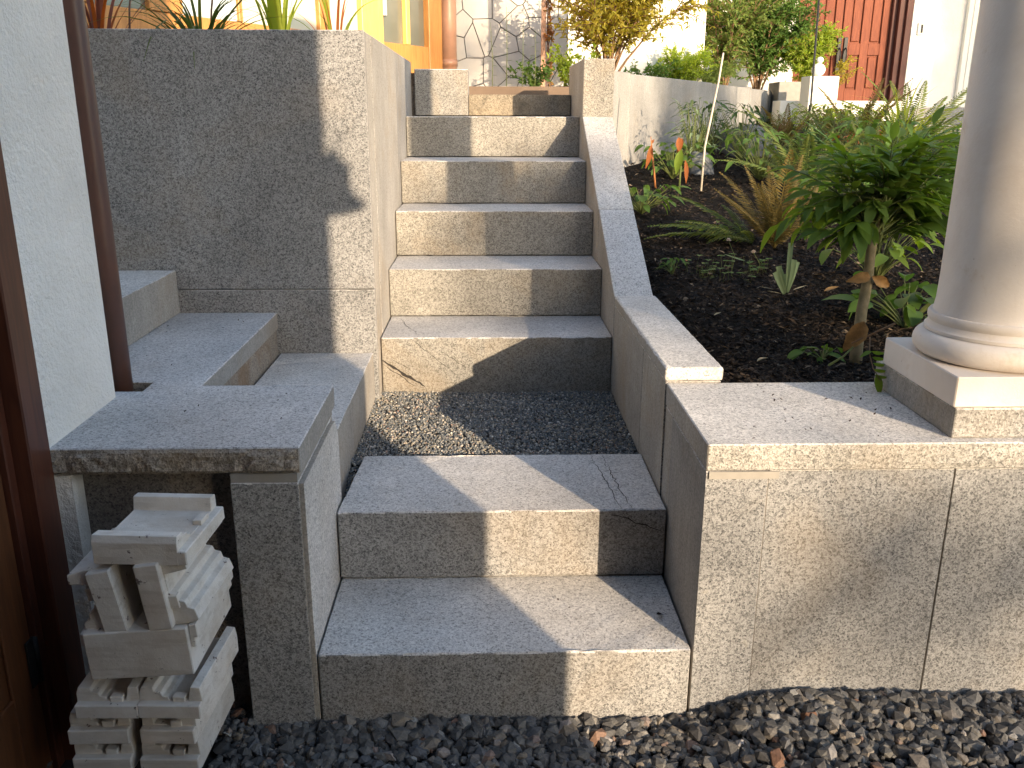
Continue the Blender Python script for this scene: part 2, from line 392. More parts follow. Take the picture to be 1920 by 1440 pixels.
# landing gravel (pebbles) ------------------------------------------------
def ico(sub=1):
    bm = bmesh.new(); bmesh.ops.create_icosphere(bm, subdivisions=sub, radius=1); v = [x.co.copy() for x in bm.verts]; fc = [[q.index for q in x.verts] for x in bm.faces]; bm.free(); return v, fc
IV, IF = ico(1)
def rocks(name, count, sampler, size, mat, angular=.35, flat=.7, seed=1, **tags):
    rr = random.Random(seed); vs = []; fs = []; vari = []
    for k in range(14):
        jit = [Vector(v)*(1+rr.uniform(-angular, angular)) for v in IV]; vari.append(jit)
    for n in range(count):
        p, sc = sampler(rr); s = size(rr)*sc
        M = Euler((rr.uniform(0, 6.28), rr.uniform(0, 6.28), rr.uniform(0, 6.28))).to_matrix(); M2 = Euler((rr.uniform(-.6, .6), rr.uniform(-.6, .6), rr.uniform(0, 6.28))).to_matrix()
        sx, sy, sz = rr.uniform(.8, 1.3), rr.uniform(.7, 1.05), flat*rr.uniform(.75, 1.2)
        base = len(vs)
        for v in vari[n % 14]:
            q = M @ v; q = M2 @ Vector((q.x*sx*s, q.y*sy*s, q.z*sz*s)); vs.append((p[0]+q.x, p[1]+q.y, p[2]+q.z))
        fs += [(a+base, b+base, c+base) for a, b, c in IF]
    return link(name, pyd(vs, fs), mat, None, False, kind='stuff', **tags)
def land(rr):
    x = rr.uniform(-.015, .800); y = rr.uniform(.50, 1.326)
    while y < .695 and x > .022: x = rr.uniform(-.015, .800); y = rr.uniform(.50, 1.326)
    z = .344+.006*noise.noise(Vector((x*5, y*5, 1)))+rr.uniform(-.004, .003)
    if y < .70: z = .352-.25*(.70-y)
    return (x, y, z), 1
rocks('landing_gravel', 21000, land, lambda q: q.uniform(.0020, .0044), PEB, .25, .8, 3, label='fine grey mixed gravel filling the landing between the second and third steps', category='gravel')
box('landing_bed', -.018, .803, .685, 1.33, .2, .341, GRAVB, None, 0, kind='structure')

def path(rr):
    y = .0-abs(rr.triangular(-.34, .34, 0)) if rr.random() < .55 else rr.uniform(-.42, .02)
    x = rr.uniform(-.62, 2.1)
    if x < -.20 and y > -.45 and x > -.55 and y > -.16: x = rr.uniform(-.2, 2.1)
    top = gz0(x, y)+.0
    if x < .6 and x > .0: top += .012*max(0, 1-abs(y)*12)
    if .88 < x < 1.25: top += .012*max(0, 1-abs(y)*8)
    return (x, min(y, -.012), top+rr.choice((-.006, .004, .012, .018))+.006*noise.noise(Vector((x*3, y*3, 0)))), 1
rocks('crushed_gravel', 9000, path, lambda q: q.choice((.005, .0075, .010, .0125, .0155, .019))*q.uniform(.8, 1.2), GRAV, .21, .8, 5, label='dark crushed basalt gravel along the foot of the steps and walls', category='gravel')
def niche(rr):
    x = rr.uniform(-.46, -.15); y = rr.uniform(-.04, .06); return (x, y, rr.uniform(-.005, .022)), 1
rocks('niche_gravel', 420, niche, lambda q: q.uniform(.007, .012), GRAV, .3, .8, 6, label='dark crushed gravel on the floor of the niche behind the stacked blocks', category='gravel')

# ---------------------------------------------------------------- left pier, landing slabs, big wall
lp = thing('low_wall', (-.1, .2, 0), 'low granite wall left of the steps, capped by a thick slab with rough split front over an open niche', 'wall')
bm = prism_bm([(-.56, .006), (-.007, .006), (-.007, .428), (-.325, .428), (-.325, 1.246), (-.95, 1.246), (-.95, .462), (-.452, .462), (-.452, .384), (-.56, .384)], .596, .651, 'z', .0025); assign3(bm)
rock_front(bm, -.556, -.0085, .597, .6495, .008, .011, .007, 3)
link('cap_slab', bm_mesh(bm), [GR, GT, GS, GR], lp)
stone('pier', -.147, -.012, .0, .41, -.12, .577, lp)
box('mortar_bed', -.146, -.014, .003, .42, .577, .596, MORTAR, lp, 0)
prism('side_panel', [(.004, -.12), (.004, .575), (.345, .577), (.386, .573), (.418, .530), (.418, -.12)], -.0119, -.0015, 'x', lp, [GS, GS, GT], .001)
stone('lower_slab', -.322, -.016, .430, 1.246, .30, .512, lp, [G, GT, GS], .0025)
stone('inner_wall', -.10, -.0185, .42, 1.246, -.1, .299, lp, [G, GT, GS], .001)
stone('niche_back', -.470, -.150, .062, .10, -.12, .594, lp, [GB, GB, GB], .001)
stone('niche_side', -.60, -.462, .012, .06, -.12, .594, lp, [STUCCO]*3, .001)
box('soldier_course', -.322, -.10, .42, 1.24, -.1, .298, GB, lp, 0)
box('niche_infill', -.146, -.10, .41, .44, -.1, .594, GB, lp, 0)
box('hidden_fill', -.94, -.33, .47, 1.24, -.1, .594, GB, lp, 0)
us = thing('side_step', (-.85, 1.0, .651), 'grey granite block step on the upper slab against the tall shaded wall', 'step')
stone('block', -1.35, -.641, .55, 1.246, .6525, .792, us)

bw = thing('planter_wall', (-.8, 1.3, 0), 'tall grey granite planter wall left of the stairs, front half in deep shade', 'wall')
stone('front_panel', -2.4, -.0015, 1.25, 1.28, .7285, 1.522, bw, [G, GT, GS], .0022)
stone('front_panel', -2.4, -.0015, 1.25, 1.28, -.1, .7255, bw, [G, GT, GS], .0022)
for a, b_ in ((1.2815, 1.408), (1.411, 2.198), (2.201, 2.70), (2.703, 3.02)):
    stone('side_panel', -.030, -.0015+(.0012 if a > 1.41 else 0), a, b_, .2, 1.520, bw, [G, GT, GS], .0015)
box('core', -2.4, -.032, 1.282, 3.02, -.1, 1.46, SOILM, bw, 0)
stone('end_block', .018, .281, 2.985, 3.30, 1.2695, 1.487, bw, [GW, GT, GS], .003)
box('corner_filler', -.03, .017, 3.021, 3.3, 1.2, 1.47, GB, bw, 0)

# ---------------------------------------------------------------- right walls
rw = thing('low_wall', (1.3, .2, 0), 'low granite garden wall right of the steps, wide slab cap carrying the column', 'wall')
bm = prism_bm([(.806, .002), (3.4, .002), (3.4, .426), (.806, .426)], .594, .651, 'z', .0025); assign3(bm)
rock_front(bm, .8075, 3.39, .596, .6495, .004, .004, .009, 9)
link('cap_slab', bm_mesh(bm), [GRL, GT, GS, GRL], rw)
stone('pier', .806, .9345, .004, .34, -.12, .592, rw, None, .002)
stone('inner_panel', .8065, .9345, .3415, .42, -.12, .592, rw, None, .001)
stone('panel', .9365, 1.3185, .0085, .1, -.12, .592, rw, None, .0015)
stone('panel', 1.3215, 2.10, .0085, .1, -.12, .592, rw, None, .0015)
stone('panel', 2.103, 3.4, .0085, .1, -.12, .592, rw, None, .0015)
box('core', .94, 3.4, .11, .42, -.1, .59, GB, rw, 0)
box('mortar_smear', .812, .955, .0005, .0035, .577, .5925, MORTAR, rw, 0)

sw = thing('stringer_wall', (.87, 1.4, 0), 'granite wall along the right of the steps, level capstone then a steep raking top ending in a square pier', 'wall')
stone('inner_panel', .8035, .94, .4275, .745, .0, .654, sw, [G, GT, GS], .0012)
stone('inner_panel', .8035, .94, .748, 1.320, .0, .654, sw, [G, GT, GS], .0012)
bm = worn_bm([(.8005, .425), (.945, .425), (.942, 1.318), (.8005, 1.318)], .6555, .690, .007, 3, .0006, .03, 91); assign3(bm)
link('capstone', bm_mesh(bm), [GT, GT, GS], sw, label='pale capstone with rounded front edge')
sl = (1.269-.69)/(2.50-1.33)
zz = lambda y: .69+sl*(y-1.33)
prism('raking_stone', [(1.3215, .2), (1.3215, .686), (1.335, .692), (1.812, zz(1.812)), (1.812, .2)], .8015, .934, 'x', sw)
prism('raking_stone', [(1.815, .2), (1.815, zz(1.815)), (2.497, zz(2.497)), (2.497, .2)], .8005, .935, 'x', sw)
stone('end_pier', .8005, .938, 2.50, 3.20, .9, 1.512, sw, [GW, GT, GS], .0035)

# curved/back garden wall
gw = thing('garden_wall', (2.2, 6.2, .9), 'long smooth granite retaining wall at the back of the garden bed, running away to the right', 'wall')
P0 = Vector((1.02, 3.95)); P1 = Vector((3.42, 8.28))
dv = (P1-P0).normalized(); nv = Vector((-dv.y, dv.x))
cuts = [0, .62, 2.62, 4.0, (P1-P0).length]
for i in range(4):
    a = P0+dv*(cuts[i]+.0025); b_ = P0+dv*(cuts[i+1]-.0025)
    bm = prism_bm([tuple(a), tuple(b_), tuple(b_+nv*.14), tuple(a+nv*.14)], .70, 1.535-.012*i*.6, 'z', .003)
    bm.normal_update()
    link('panel', bm_mesh(bm), GG, gw)
tp = P1+dv*.004
bm = bmesh.new()
e1 = tp+dv*.42
vv = [bm.verts.new(q) for q in ((tp.x, tp.y, .8), (e1.x, e1.y, .8), (e1.x, e1.y, 1.36), (tp.x, tp.y, 1.515))]
vb = [bm.verts.new(q.co+Vector((nv.x*.14, nv.y*.14, 0))) for q in vv]
bm.faces.new(vv); bm.faces.new(vb[::-1])
for i in range(4): bm.faces.new((vv[(i+1) % 4], vv[i], vb[i], vb[(i+1) % 4]))
bmesh.ops.recalc_face_normals(bm, faces=bm.faces)
link('panel', bm_mesh(bm), GG, gw, label='last wall panel, its top sloping down')
link('shrub_terrace', pyd([(P0.x+nv.x*.1, P0.y+nv.y*.1, 1.44), (P1.x+nv.x*.1, P1.y+nv.y*.1, 1.44), (3.9, 9.3, 1.42), (-.3, 9.3, 1.42), (-.3, 3.8, 1.42), (.6, 3.6, 1.42)], [(0, 1, 2, 3, 4, 5)]), SOILM, None, kind='structure')
pe = thing('planter_edge', (.55, 3.6, 1.36), 'weathered brown edging board across the head of the stairs', 'edging')
box('board', -.3, .955, 3.60, 3.645, 1.30, 1.424, TERRA, pe, .003)

# ---------------------------------------------------------------- column
cl = thing('column', (1.47, .191, .651), 'round pale limestone column on a square plinth standing on the low wall', 'column')
cx, cy = 1.470, .191
stone('granite_plinth', cx-.160, cx+.3, cy-.165, cy+.215, .6515, .7165, cl, [GRL, GT, GS], .004)
bm = prism_bm([(cx-.166, cy-.167), (cx+.166, cy-.167), (cx+.166, cy+.167), (cx-.166, cy+.167)], .718, .7815, 'z', .0025)
link('limestone_plinth', bm_mesh(bm), LIME, cl)
prof = []
zc, rc = .809, .027
for i in range(13):
    a = -math.pi/2+math.pi*i/12; prof.append((.141+rc*math.cos(a)*1.0, zc+rc*math.sin(a)))
prof = [(.02, .7817)]+prof+[(.148, .8365), (.148, .843), (.1435, .846), (.1405, .856), (.1435, .8625), (.1435, .871), (.1405, .8755), (.1375, .8757)]
lathe('base_moulding', prof, cx, cy, LIME, cl, 96)
lathe('shaft', [(.1345, .8758), (.1330, .882), (.1305, .90), (.129, .95), (.128, 1.3), (.1255, 2.0), (.120, 2.9), (.120, 2.92)], cx, cy, LIME, cl, 96)
box('architrave', cx-2.4, cx+3, cy-.15, cy+.15, 2.925, 3.2, STUCCO, cl, .004) if False else None

# ---------------------------------------------------------------- left pillar, downspout, door
pl = thing('stucco_pillar', (-.75, .17, 0), 'white rough stucco pillar at the left edge, standing behind the brown door post', 'pillar')
box('shaft', -1.15, -.495, .004, .342, -.1, 3.2, STUCCO, pl, .004)
ds = thing('downspout', (-.512, .42, .6), 'round brown copper downspout running down behind the stucco pillar', 'downspout')
tube('pipe', [(-.5125, .423, z) for z in (.56, 1.0, 1.6, 2.4, 3.2)], .0245, REDPAINT, ds, 28)
dj = thing('door_post', (-.55, -.05, 0), 'dark red brown wooden door post at the left edge, in front of the stucco', 'door frame')
box('post', -.64, -.4885, -.075, .002, -.08, 3.0, MAHOG, dj, .003)
box('stop', -.575, -.52, -.10, -.0755, -.08, 3.0, MAHOG, dj, .002)
dl = thing('door', (-.5, -.5, 0), 'brown wooden door leaf standing wide open at the left edge', 'door')
box('leaf', -.585, -.540, -.98, -.102, -.03, 2.6, LEAFW, dl, .003)
box('stile', -.5395, -.532, -.19, -.102, -.03, 2.6, LEAFW, dl, .002)
box('rail', -.5395, -.532, -.98, -.1905, -.03, .22, LEAFW, dl, .002)
box('hinge', -.5315, -.527, -.128, -.104, .20, .30, IRON, dl, .001)
tube('hinge_pin', [(-.526, -.1, .2), (-.526, -.1, .30)], .006, IRON, dl, 10)

# added wall behind the camera, its corner placed to throw the big shade
hw = thing('shade_wall', (-1.2, -2.3, 0), 'unseen dark wall added behind the viewer, its corner shades the left half', 'building')
box('wall', -4.0, 1.674, -2.5, -2.10, -.15, 4.2, plain('shade_wall_dark', (.10,.075,.055), .85, .3, 4, .003, 40), hw, .004)
la = thing('shadow_caster', (1.70, -2.1, 1.95), 'unseen added lantern hanging on the corner of the house behind the viewer', 'shadow_shape')
bm = bmesh.new()
prof2 = [(.004, 1.872), (.045, 1.876), (.085, 1.886), (.088, 1.898), (.066, 1.918), (.050, 1.945), (.044, 1.985), (.050, 2.02), (.030, 2.03), (.022, 2.045), (.008, 2.075)]  # added object, outline cut only to cast the ragged wall shadow
lathe('shadow_outline', prof2, 1.688, -2.09, IRON, la, 14)
tube('shadow_arm', [(1.64, -2.09, 2.045), (1.69, -2.09, 2.06), (1.715, -2.09, 2.12)], .006, IRON, la)

box('shade_soffit', -4.0, -.45, -2.09, .0, 2.56, 2.68, plain('shade_soffit_brown', (.20,.12,.07), .7, .2, 4), thing('shade_roof', (-2, -1, 2.6), 'flat soffit added unseen above the view to darken the lower left', 'added_roof'))  # added out of view and sized to cut sky light at lower left

# ---------------------------------------------------------------- stacked cast stone blocks in the niche
CC = Vector((0.3645, -1.6477, 1.2849)); KS = .9138
HOM = lambda p: tuple(CC+(Vector(p)-CC)*KS)
def moulding(W, Hh, L, variant=0):
    a = W/.125; c = Hh/.068
    P = [(0, .0), (.125, .0), (.125, .040), (.122, .066), (.103, .068), (.097, .036), (.060, .034), (.057, .043), (.047, .045), (.043, .054), (.031, .056), (.027, .065), (.005, .068), (.0, .052)]
    if variant == 1: P = [(.125-x, z) for x, z in P][::-1]
    P = [(x*a if W < .2 else (x*1.15 if x < .065 else W-(.125-x)*1.15), z*c) for x, z in P]
    bm = prism_bm(P, .016, L, 'y', .0012)
    b2 = prism_bm([(0.0005, 0), (W-.0005, 0), (W-.0005, .034*c), (.0005, .034*c)], 0, L-.003, 'y', .002)
    me = bpy.data.meshes.new('t'); b2.to_mesh(me); b2.free(); bm.from_mesh(me); bpy.data.meshes.remove(me)
    b3 = prism_bm([(.068*a, 0), (.092*a, 0), (.092*a, .046*c), (.068*a, .046*c)], .012, .030, 'y', .001)
    me = bpy.data.meshes.new('t'); b3.to_mesh(me); b3.free(); bm.from_mesh(me); bpy.data.meshes.remove(me)
    for v in bm.verts:
        k = noise.noise_vector(v.co*40)*.0012; v.co += k
    bmesh.ops.recalc_face_normals(bm, faces=bm.faces)
    return bm_mesh(bm)
GRP = 'cast stone blocks stacked in the niche'
def blk(label, W, Hh, L, loc, rx=0, ry=0, rz=0, var=0):
    o = bpy.data.objects.new('stone_block', moulding(W, Hh, L, var)); COL.objects.link(o); o.data.materials.append(CAST)
    o.location = HOM(loc); o.scale = (KS, KS, KS); o.rotation_euler = Euler((R(rx), R(ry), R(rz))); o['label'] = label; o['category'] = 'stone block'; o['group'] = GRP
    return o
y0 = -.14
blk('bottom moulded block of the left stack, mostly below the frame', .118, .067, .235, (-.474, y0+.005, .006), rz=-1)
blk('bottom moulded block of the right stack on the gravel', .118, .067, .235, (-.338, y0, .006), rz=-2)
blk('second moulded block up in the left stack', .120, .066, .235, (-.474, y0+.004, .0735), rz=0)
blk('second moulded block up in the right stack, steps on its right', .110, .066, .235, (-.332, y0+.004, .0735), rz=-3, var=1)
blk('third moulded block up in the left stack, deep channel facing up', .124, .062, .235, (-.448, y0-.004, .140), rz=-1)
blk('third moulded block up in the right stack, directly under the plain slab block', .124, .062, .235, (-.325, y0-.006, .141), rz=-3)
o = bpy.data.objects.new('stone_block', None)
bm = prism_bm([(0, 0), (.200, 0), (.200, .25), (0, .25)], 0, .102, 'z', .002)
me = bpy.data.meshes.new('t')
for (x0, x1, z0, z1) in ((.201, .210, .055, .104), (.201, .216, .075, .104), (-.010, -.001, .07, .098)):
    b2 = prism_bm([(x0, .01), (x1, .01), (x1, .245), (x0, .245)], z0, z1, 'z', .0015); b2.to_mesh(me); b2.free(); bm.from_mesh(me)
for v in bm.verts: v.co += noise.noise_vector(v.co*30)*.001
o = bpy.data.objects.new('stone_block', bm_mesh(bm)); COL.objects.link(o); o.data.materials.append(CAST)
o.location = HOM((-.405, y0-.004, .228)); o.scale = (KS, KS, KS); o.rotation_euler = Euler((0, R(-3.5), R(-1))); o['label'] = 'large plain faced block lying level across both stacks'; o['category'] = 'stone block'; o['group'] = GRP
blk('upright channel block standing at the left under the top block', .138, .092, .215, (-.322, y0-.002, .328), ry=-90-10, rz=-2, var=0)
blk('upright channel block standing at the right, stepped side facing outward', .138, .094, .22, (-.298, y0-.006, .474), ry=90-10+3, rz=-3, var=1)
blk('topmost block of the stack, lying crossways with stepped channel up', .205, .058, .178, (-.197, y0-.002, .472), rx=0, ry=0, rz=90-4, var=0)

# ---------------------------------------------------------------- far left house front with timber frames
FA = Vector((-1.49, 2.978)); FD = Vector((.467, .884)).normalized(); FN = Vector((FD.y, -FD.x))
def fbox(name, s0, s1, z0, z1, t0, t1, mat, parent, bevel=.003, **tags):
    P = [FA+FD*s0+FN*t0, FA+FD*s1+FN*t0, FA+FD*s1+FN*t1, FA+FD*s0+FN*t1]
    return link(name, bm_mesh(prism_bm([tuple(p) for p in P], z0, z1, 'z', bevel)), mat, parent, **tags)
tf = thing('house_front', (-.5, 4.6, 1.5), 'timber framed glass house front behind the tall shaded planter wall', 'building')
fbox('bottom_rail', -1.4, 2.085, 1.44, 1.768, 0, .05, FIR, tf)
for a, b_ in ((-.5, -.06), (.279, .500), (1.64, 1.75)):
    fbox('post', a, b_, 1.769, 4.2, .002, .062, FIR, tf)
for a, b_, g_ in ((-.06, .279, GLASS), (.50, .93, GLASSP), (.96, 1.64, GLASSW), (1.75, 2.085, GLASSW)):
    fbox('window_pane', a, b_, 1.769, 4.2, .02, .03, g_, tf, 0)
fbox('mullion', .93, .96, 1.769, 4.2, .01, .05, FIR, tf); fbox('mullion', 1.28, 1.31, 1.769, 4.2, .031, .05, WHITEP, tf)
dr = thing('glazed_door', (-.3, 5.2, 1.55), 'honey coloured glazed door with two narrow panes and a steel handle', 'door')
fbox('stile', 2.09, 2.34, 1.45, 4.2, .004, .068, YWOOD, dr); fbox('stile', 2.95, 3.14, 1.45, 4.2, .004, .068, FIR, dr)
fbox('bottom_rail', 2.343, 2.947, 1.45, 1.755, .004, .060, FIR, dr); fbox('muntin', 2.650, 2.700, 1.757, 4.2, .02, .058, YWOOD, dr)
fbox('pane', 2.343, 2.649, 1.757, 4.2, .015, .022, GLASS, dr, 0); fbox('pane', 2.701, 2.947, 1.757, 4.2, .015, .022, GLASS, dr, 0)
fbox('lever_handle', 2.385, 2.425, 1.93, 2.12, .030, .045, plain('steel', (.5, .5, .5), .25, .1, 5, 0, 10, .8), dr)
P = FA+FD*3.245+FN*.06
cd = thing('downspout', (P.x, P.y, 1.4), 'aged copper downspout beside the glazed door', 'downspout')
tube('pipe', [(P.x, P.y, z) for z in (1.3, 2.0, 3.0, 4.0)], .066, COPPER, cd, 20)
bm = bmesh.new(); tube_bm(bm, [(P.x, P.y, 1.63), (P.x, P.y, 1.68)], .072, 20); link('collar', bm_mesh(bm), COPPER, cd, True)
fbox('wall', -1.6, 3.3, 1.2, 1.438, -.2, .03, STUCCOW, tf)
fbox('rear_wall', -1.6, 3.3, 1.44, 4.4, -.3, -.2, STUCCO, tf)

# stone veneer wall: irregular flat stones, joints recessed
def clip(poly, a, b, c):   # keep ax+by<=c
    out = []
    for i in range(len(poly)):
        p, q = poly[i], poly[(i+1) % len(poly)]; dp = a*p[0]+b*p[1]-c; dq = a*q[0]+b*q[1]-c
        if dp <= 0: out.append(p)
        if dp*dq < 0: t = dp/(dp-dq); out.append((p[0]+(q[0]-p[0])*t, p[1]+(q[1]-p[1])*t))
    return out
vw = thing('stone_wall', (.45, 5.9, 1.4), 'pale wall faced with irregular flat stones behind the head of the stairs', 'wall')
box('backing', .0, 1.03, 5.93, 6.1, 1.2, 4.2, plain('veneer_joint', (.16, .15, .14), .95), vw, 0)
VEN = plain('veneer_stone', (.60,.57,.52), .85, .12, 3, .0015, 50, .2, (.50,.48,.45))
rs = random.Random(5); seeds = []
for j in range(11):
    for i in range(5):
        seeds.append((-.04+i*.235+(.10 if j % 2 else 0)+rs.uniform(-.095, .095), 1.28+j*.165+rs.uniform(-.07, .07)))
for k, (sx, sz) in enumerate(seeds):
    poly = [(.005, 1.22), (1.02, 1.22), (1.02, 3.1), (.005, 3.1)]
    for q, (tx, tz) in enumerate(seeds):
        if q == k: continue
        a, b_ = tx-sx, tz-sz; L = math.hypot(a, b_)
        if L < .7: poly = clip(poly, a/L, b_/L, (a*(sx+tx)/2+b_*(sz+tz)/2)/L-.0034) or []
        if not poly: break
    if len(poly) < 3: continue
    bm = prism_bm(poly, 5.902+rs.uniform(-.006, .006), 5.929, 'y', 0)
    link('stone', bm_mesh(bm), VEN, vw)

# white house behind
wh = thing('white_house', (3, 8, 1.4), 'sunlit white stucco house wall behind the shrubs', 'building')
box('wall', 1.035, 2.38, 7.0, 9.25, 1.2, 6, STUCCOW, wh, .004)
box('wall', 2.385, 3.98, 9.3, 9.7, 1.2, 6, STUCCOW, wh, .004)
box('wall', 5.325, 5.64, 9.30, 9.8, 1.3575, 6, STUCCOW, wh, .004)
box('wall', 5.642, 5.97, 9.36, 9.8, 1.3575, 6, STUCCO, wh, .004)
box('wall', 5.97, 9.5, 9.52, 9.8, 1.3575, 2.0, STUCCO, wh, .004)
wn = thing('tall_window', (6.8, 9.4, 1.36), 'tall white framed window beside the red front door, half hidden by the column', 'window')
for a, b_, c_ in ((5.972, 6.03, 9.30), (6.05, 6.10, 9.33), (6.18, 6.25, 9.32), (8.2, 8.28, 9.32)): box('frame', a, b_, c_, c_+.1, 1.358, 4, WHITEP, wn, .003)
box('sill', 6.255, 8.19, 9.34, 9.5, 1.85, 1.93, WHITEP, wn, .003)
box('pane', 6.101, 6.179, 9.40, 9.41, 1.36, 4, GLASSP, wn, 0); box('pane', 6.251, 8.199, 9.40, 9.41, 1.932, 4, GLASSP, wn, 0)
ic = thing('intercom', (5.42, 9.3, 2.2), 'small white intercom with a dark screen on the wall right of the red door', 'intercom')
box('case', 5.395, 5.455, 9.275, 9.299, 2.16, 2.29, WHITEP, ic, .004); box('screen', 5.425, 5.448, 9.270, 9.2745, 2.18, 2.27, IRON, ic, 0)
pf = thing('porch_platform', (6, 9, 1.2), 'pale granite porch platform and lower step in front of the red door', 'steps')
stone('slab', 4.15, 9.5, 8.95, 9.80, 1.165, 1.3555, pf, None, .004); stone('slab', 4.6, 9.5, 8.2, 8.945, .8, 1.162, pf, None, .004); stone('slab', 5.0, 9.5, 7.4, 8.195, .6, .985, pf, None, .004)
fd = thing('front_door', (4.7, 9.45, 1.36), 'red brown panelled double front door with black pull handles, sunlit', 'door')
def leafdoor(x0, x1, y):
    lf = box('leaf', x0, x1, y+.022, y+.05, 1.372, 4.0, REDWD, fd, .002)
    st_ = .085*(x1-x0)/.52; cxm = (x0+x1)/2
    for a, b_ in ((x0, x0+st_), (cxm-st_*.55, cxm+st_*.55), (x1-st_, x1)): box('stile', a, b_, y, y+.0215, 1.372, 4.0, REDWD, fd, .003)
    for z0, z1 in ((1.372, 1.555), (1.945, 2.075), (3.8, 4.0)):
        for a, b_ in ((x0+st_+.001, cxm-st_*.55-.001), (cxm+st_*.55+.001, x1-st_-.001)): box('rail', a, b_, y, y+.0215, z0, z1, REDWD, fd, .002)
    for a, b_ in ((x0+st_, cxm-st_*.55), (cxm+st_*.55, x1-st_)):
        for z0, z1 in ((1.555, 1.945), (2.075, 3.8)): box('panel', a+.018, b_-.018, y+.006, y+.0218, z0+.02, z1-.02, REDWD, fd, .006)
leafdoor(4.58, 5.125, 9.45); leafdoor(4.02, 4.573, 9.47)
for x in (4.55, 4.625):
    box('handle_plate', x-.022, x+.022, 9.430, 9.4495, 1.93-.2, 2.12+.02, IRON, fd, .003)
    tube('handle', [(x, 9.43, 2.02), (x, 9.39, 2.0), (x, 9.375, 1.93), (x, 9.39, 1.85), (x, 9.43, 1.83)], .009, IRON, fd)
for a, b_, c_ in ((5.130, 5.18, 9.40), (5.182, 5.25, 9.34), (5.252, 5.32, 9.30)): box('jamb', a, b_, c_, 9.52, 1.358, 4.2, DREDWD, fd, .003)
box('threshold', 4.0, 5.13, 9.36, 9.5, 1.357, 1.370, DREDWD, fd, .002)
fp = thing('finial_post', (3.66, 7.5, .9), 'sunlit white stone post topped by a white ball on ball finial', 'post')
box('post', 3.515, 3.80, 7.36, 7.62, 1.0, 1.628, STUCCOW, fp, .006)
def ball(name, c, rad, mat, parent):
    bm = bmesh.new(); bmesh.ops.create_uvsphere(bm, u_segments=28, v_segments=18, radius=rad)
    for v in bm.verts: v.co.z *= .93; v.co += Vector(c)
    return link(name, bm_mesh(bm), mat, parent, True)
ball('ball', (3.625, 7.47, 1.690), .066, STUCCOW, fp); ball('ball', (3.632, 7.47, 1.780), .033, STUCCOW, fp)
pc = thing('low_curb', (3.4, 7.8, 1.1), 'bright pale stone curb left of the white post', 'curb')
box('curb', 3.35, 4.6, 7.7, 7.95, 1.0, 1.405, STUCCOW, pc, .004)
gp = thing('planter_pot', (3.55, 8.5, 1.2), 'grey square planter behind the white post', 'planter')
bm = prism_bm([(3.45, 8.1), (3.98, 8.1), (3.94, 8.6), (3.49, 8.6)], 1.2, 1.60, 'z', .006); link('pot', bm_mesh(bm), MORTAR, gp)
# path lamp pole, stake, rusty post
tube('garden_pole', [(3.116, 6.2, .95), (3.13, 6.2, 1.35), (3.135, 6.2, 1.36), (3.11, 6.2, 2.6)], [.011, .011, .009, .009], IRON, None, 10, label='thin black metal pole standing in the garden bed', category='pole')
tube('cane_stake', [(1.592, 3.49, .80), (1.60, 3.495, 1.10), (1.655, 3.50, 1.45), (1.672, 3.505, 1.60)], [.0062, .006, .0056, .005], CANE, None, 8, label='pale bamboo cane leaning slightly in the soil', category='cane')
rp = thing('rusty_post', (.80, 5.2, 1.4), 'slim rusty metal post overgrown with red tinged vine', 'post')
box('post', .772, .806, 5.2, 5.225, 1.35, 3.4, COPPER, rp, .002); box('post', .812, .822, 5.19, 5.2, 1.35, 3.4, REDPAINT, rp, .001)

# ================================================================== PLANTS
def leaf_geo(vs, fs, M, L, W, fold=.25, droop=.25, n=4, wav=0, shape=0):
    b = len(vs)
    for i in range(n+1):
        t = i/n
        ww = W*.5*(math.sin(math.pi*min(1, t**.8*1.0))**.9 if shape == 0 else (math.sin(math.pi*(t*.93+.05))**.55 if shape == 1 else (1-t)**.5 if shape == 2 else 1))
        if i in (0, n) and shape != 3: ww = W*.04
        y = L*t; z = -droop*L*t*t; q = wav*W*(1 if i % 2 else -1)
        for sx in (-1, 0, 1): vs.append(M @ Vector((sx*ww, y, z+(abs(sx)*fold*ww+q*abs(sx)))))
    for i in range(n):
        for k in (0, 1): a = b+i*3+k; fs.append((a, a+1, a+4, a+3))
def Mx(p, d, roll=0, up=(0, 0, 1)):
    d = Vector(d).normalized(); x = d.cross(Vector(up)); x = x.normalized() if x.length > 1e-4 else Vector((1, 0, 0)); z = x.cross(d)
    m = Matrix((x, d, z)).transposed() @ Matrix.Rotation(roll, 3, 'Y'); m = m.to_4x4(); m.translation = Vector(p); return m
def leafmesh(*a, **k):
    vs, fs = [], []; leaf_geo(vs, fs, Matrix.Identity(4), *a, **k); me = pyd(vs, fs); 
    for p in me.polygons: p.use_smooth = True
    return me
def put(name, me, mat, parent, M, **tags):
    """one separate leaf, blade or frond sharing its mesh"""
    if mat.name not in me.materials: me.materials.append(mat)
    o = bpy.data.objects.new(name, me); COL.objects.link(o); o.parent = parent
    M = M.copy(); M.translation = M.translation-parent.location; o.matrix_basis = M
    for k, v in tags.items(): o[k] = v
    return o
def variants(n, mat, f_):
    out = []
    for i in range(n):
        me = f_(i); me.materials.append(mat); out.append(me)
    return out
def rv(q, a=1): return Vector((q.uniform(-a, a), q.uniform(-a, a), q.uniform(-a, a)))

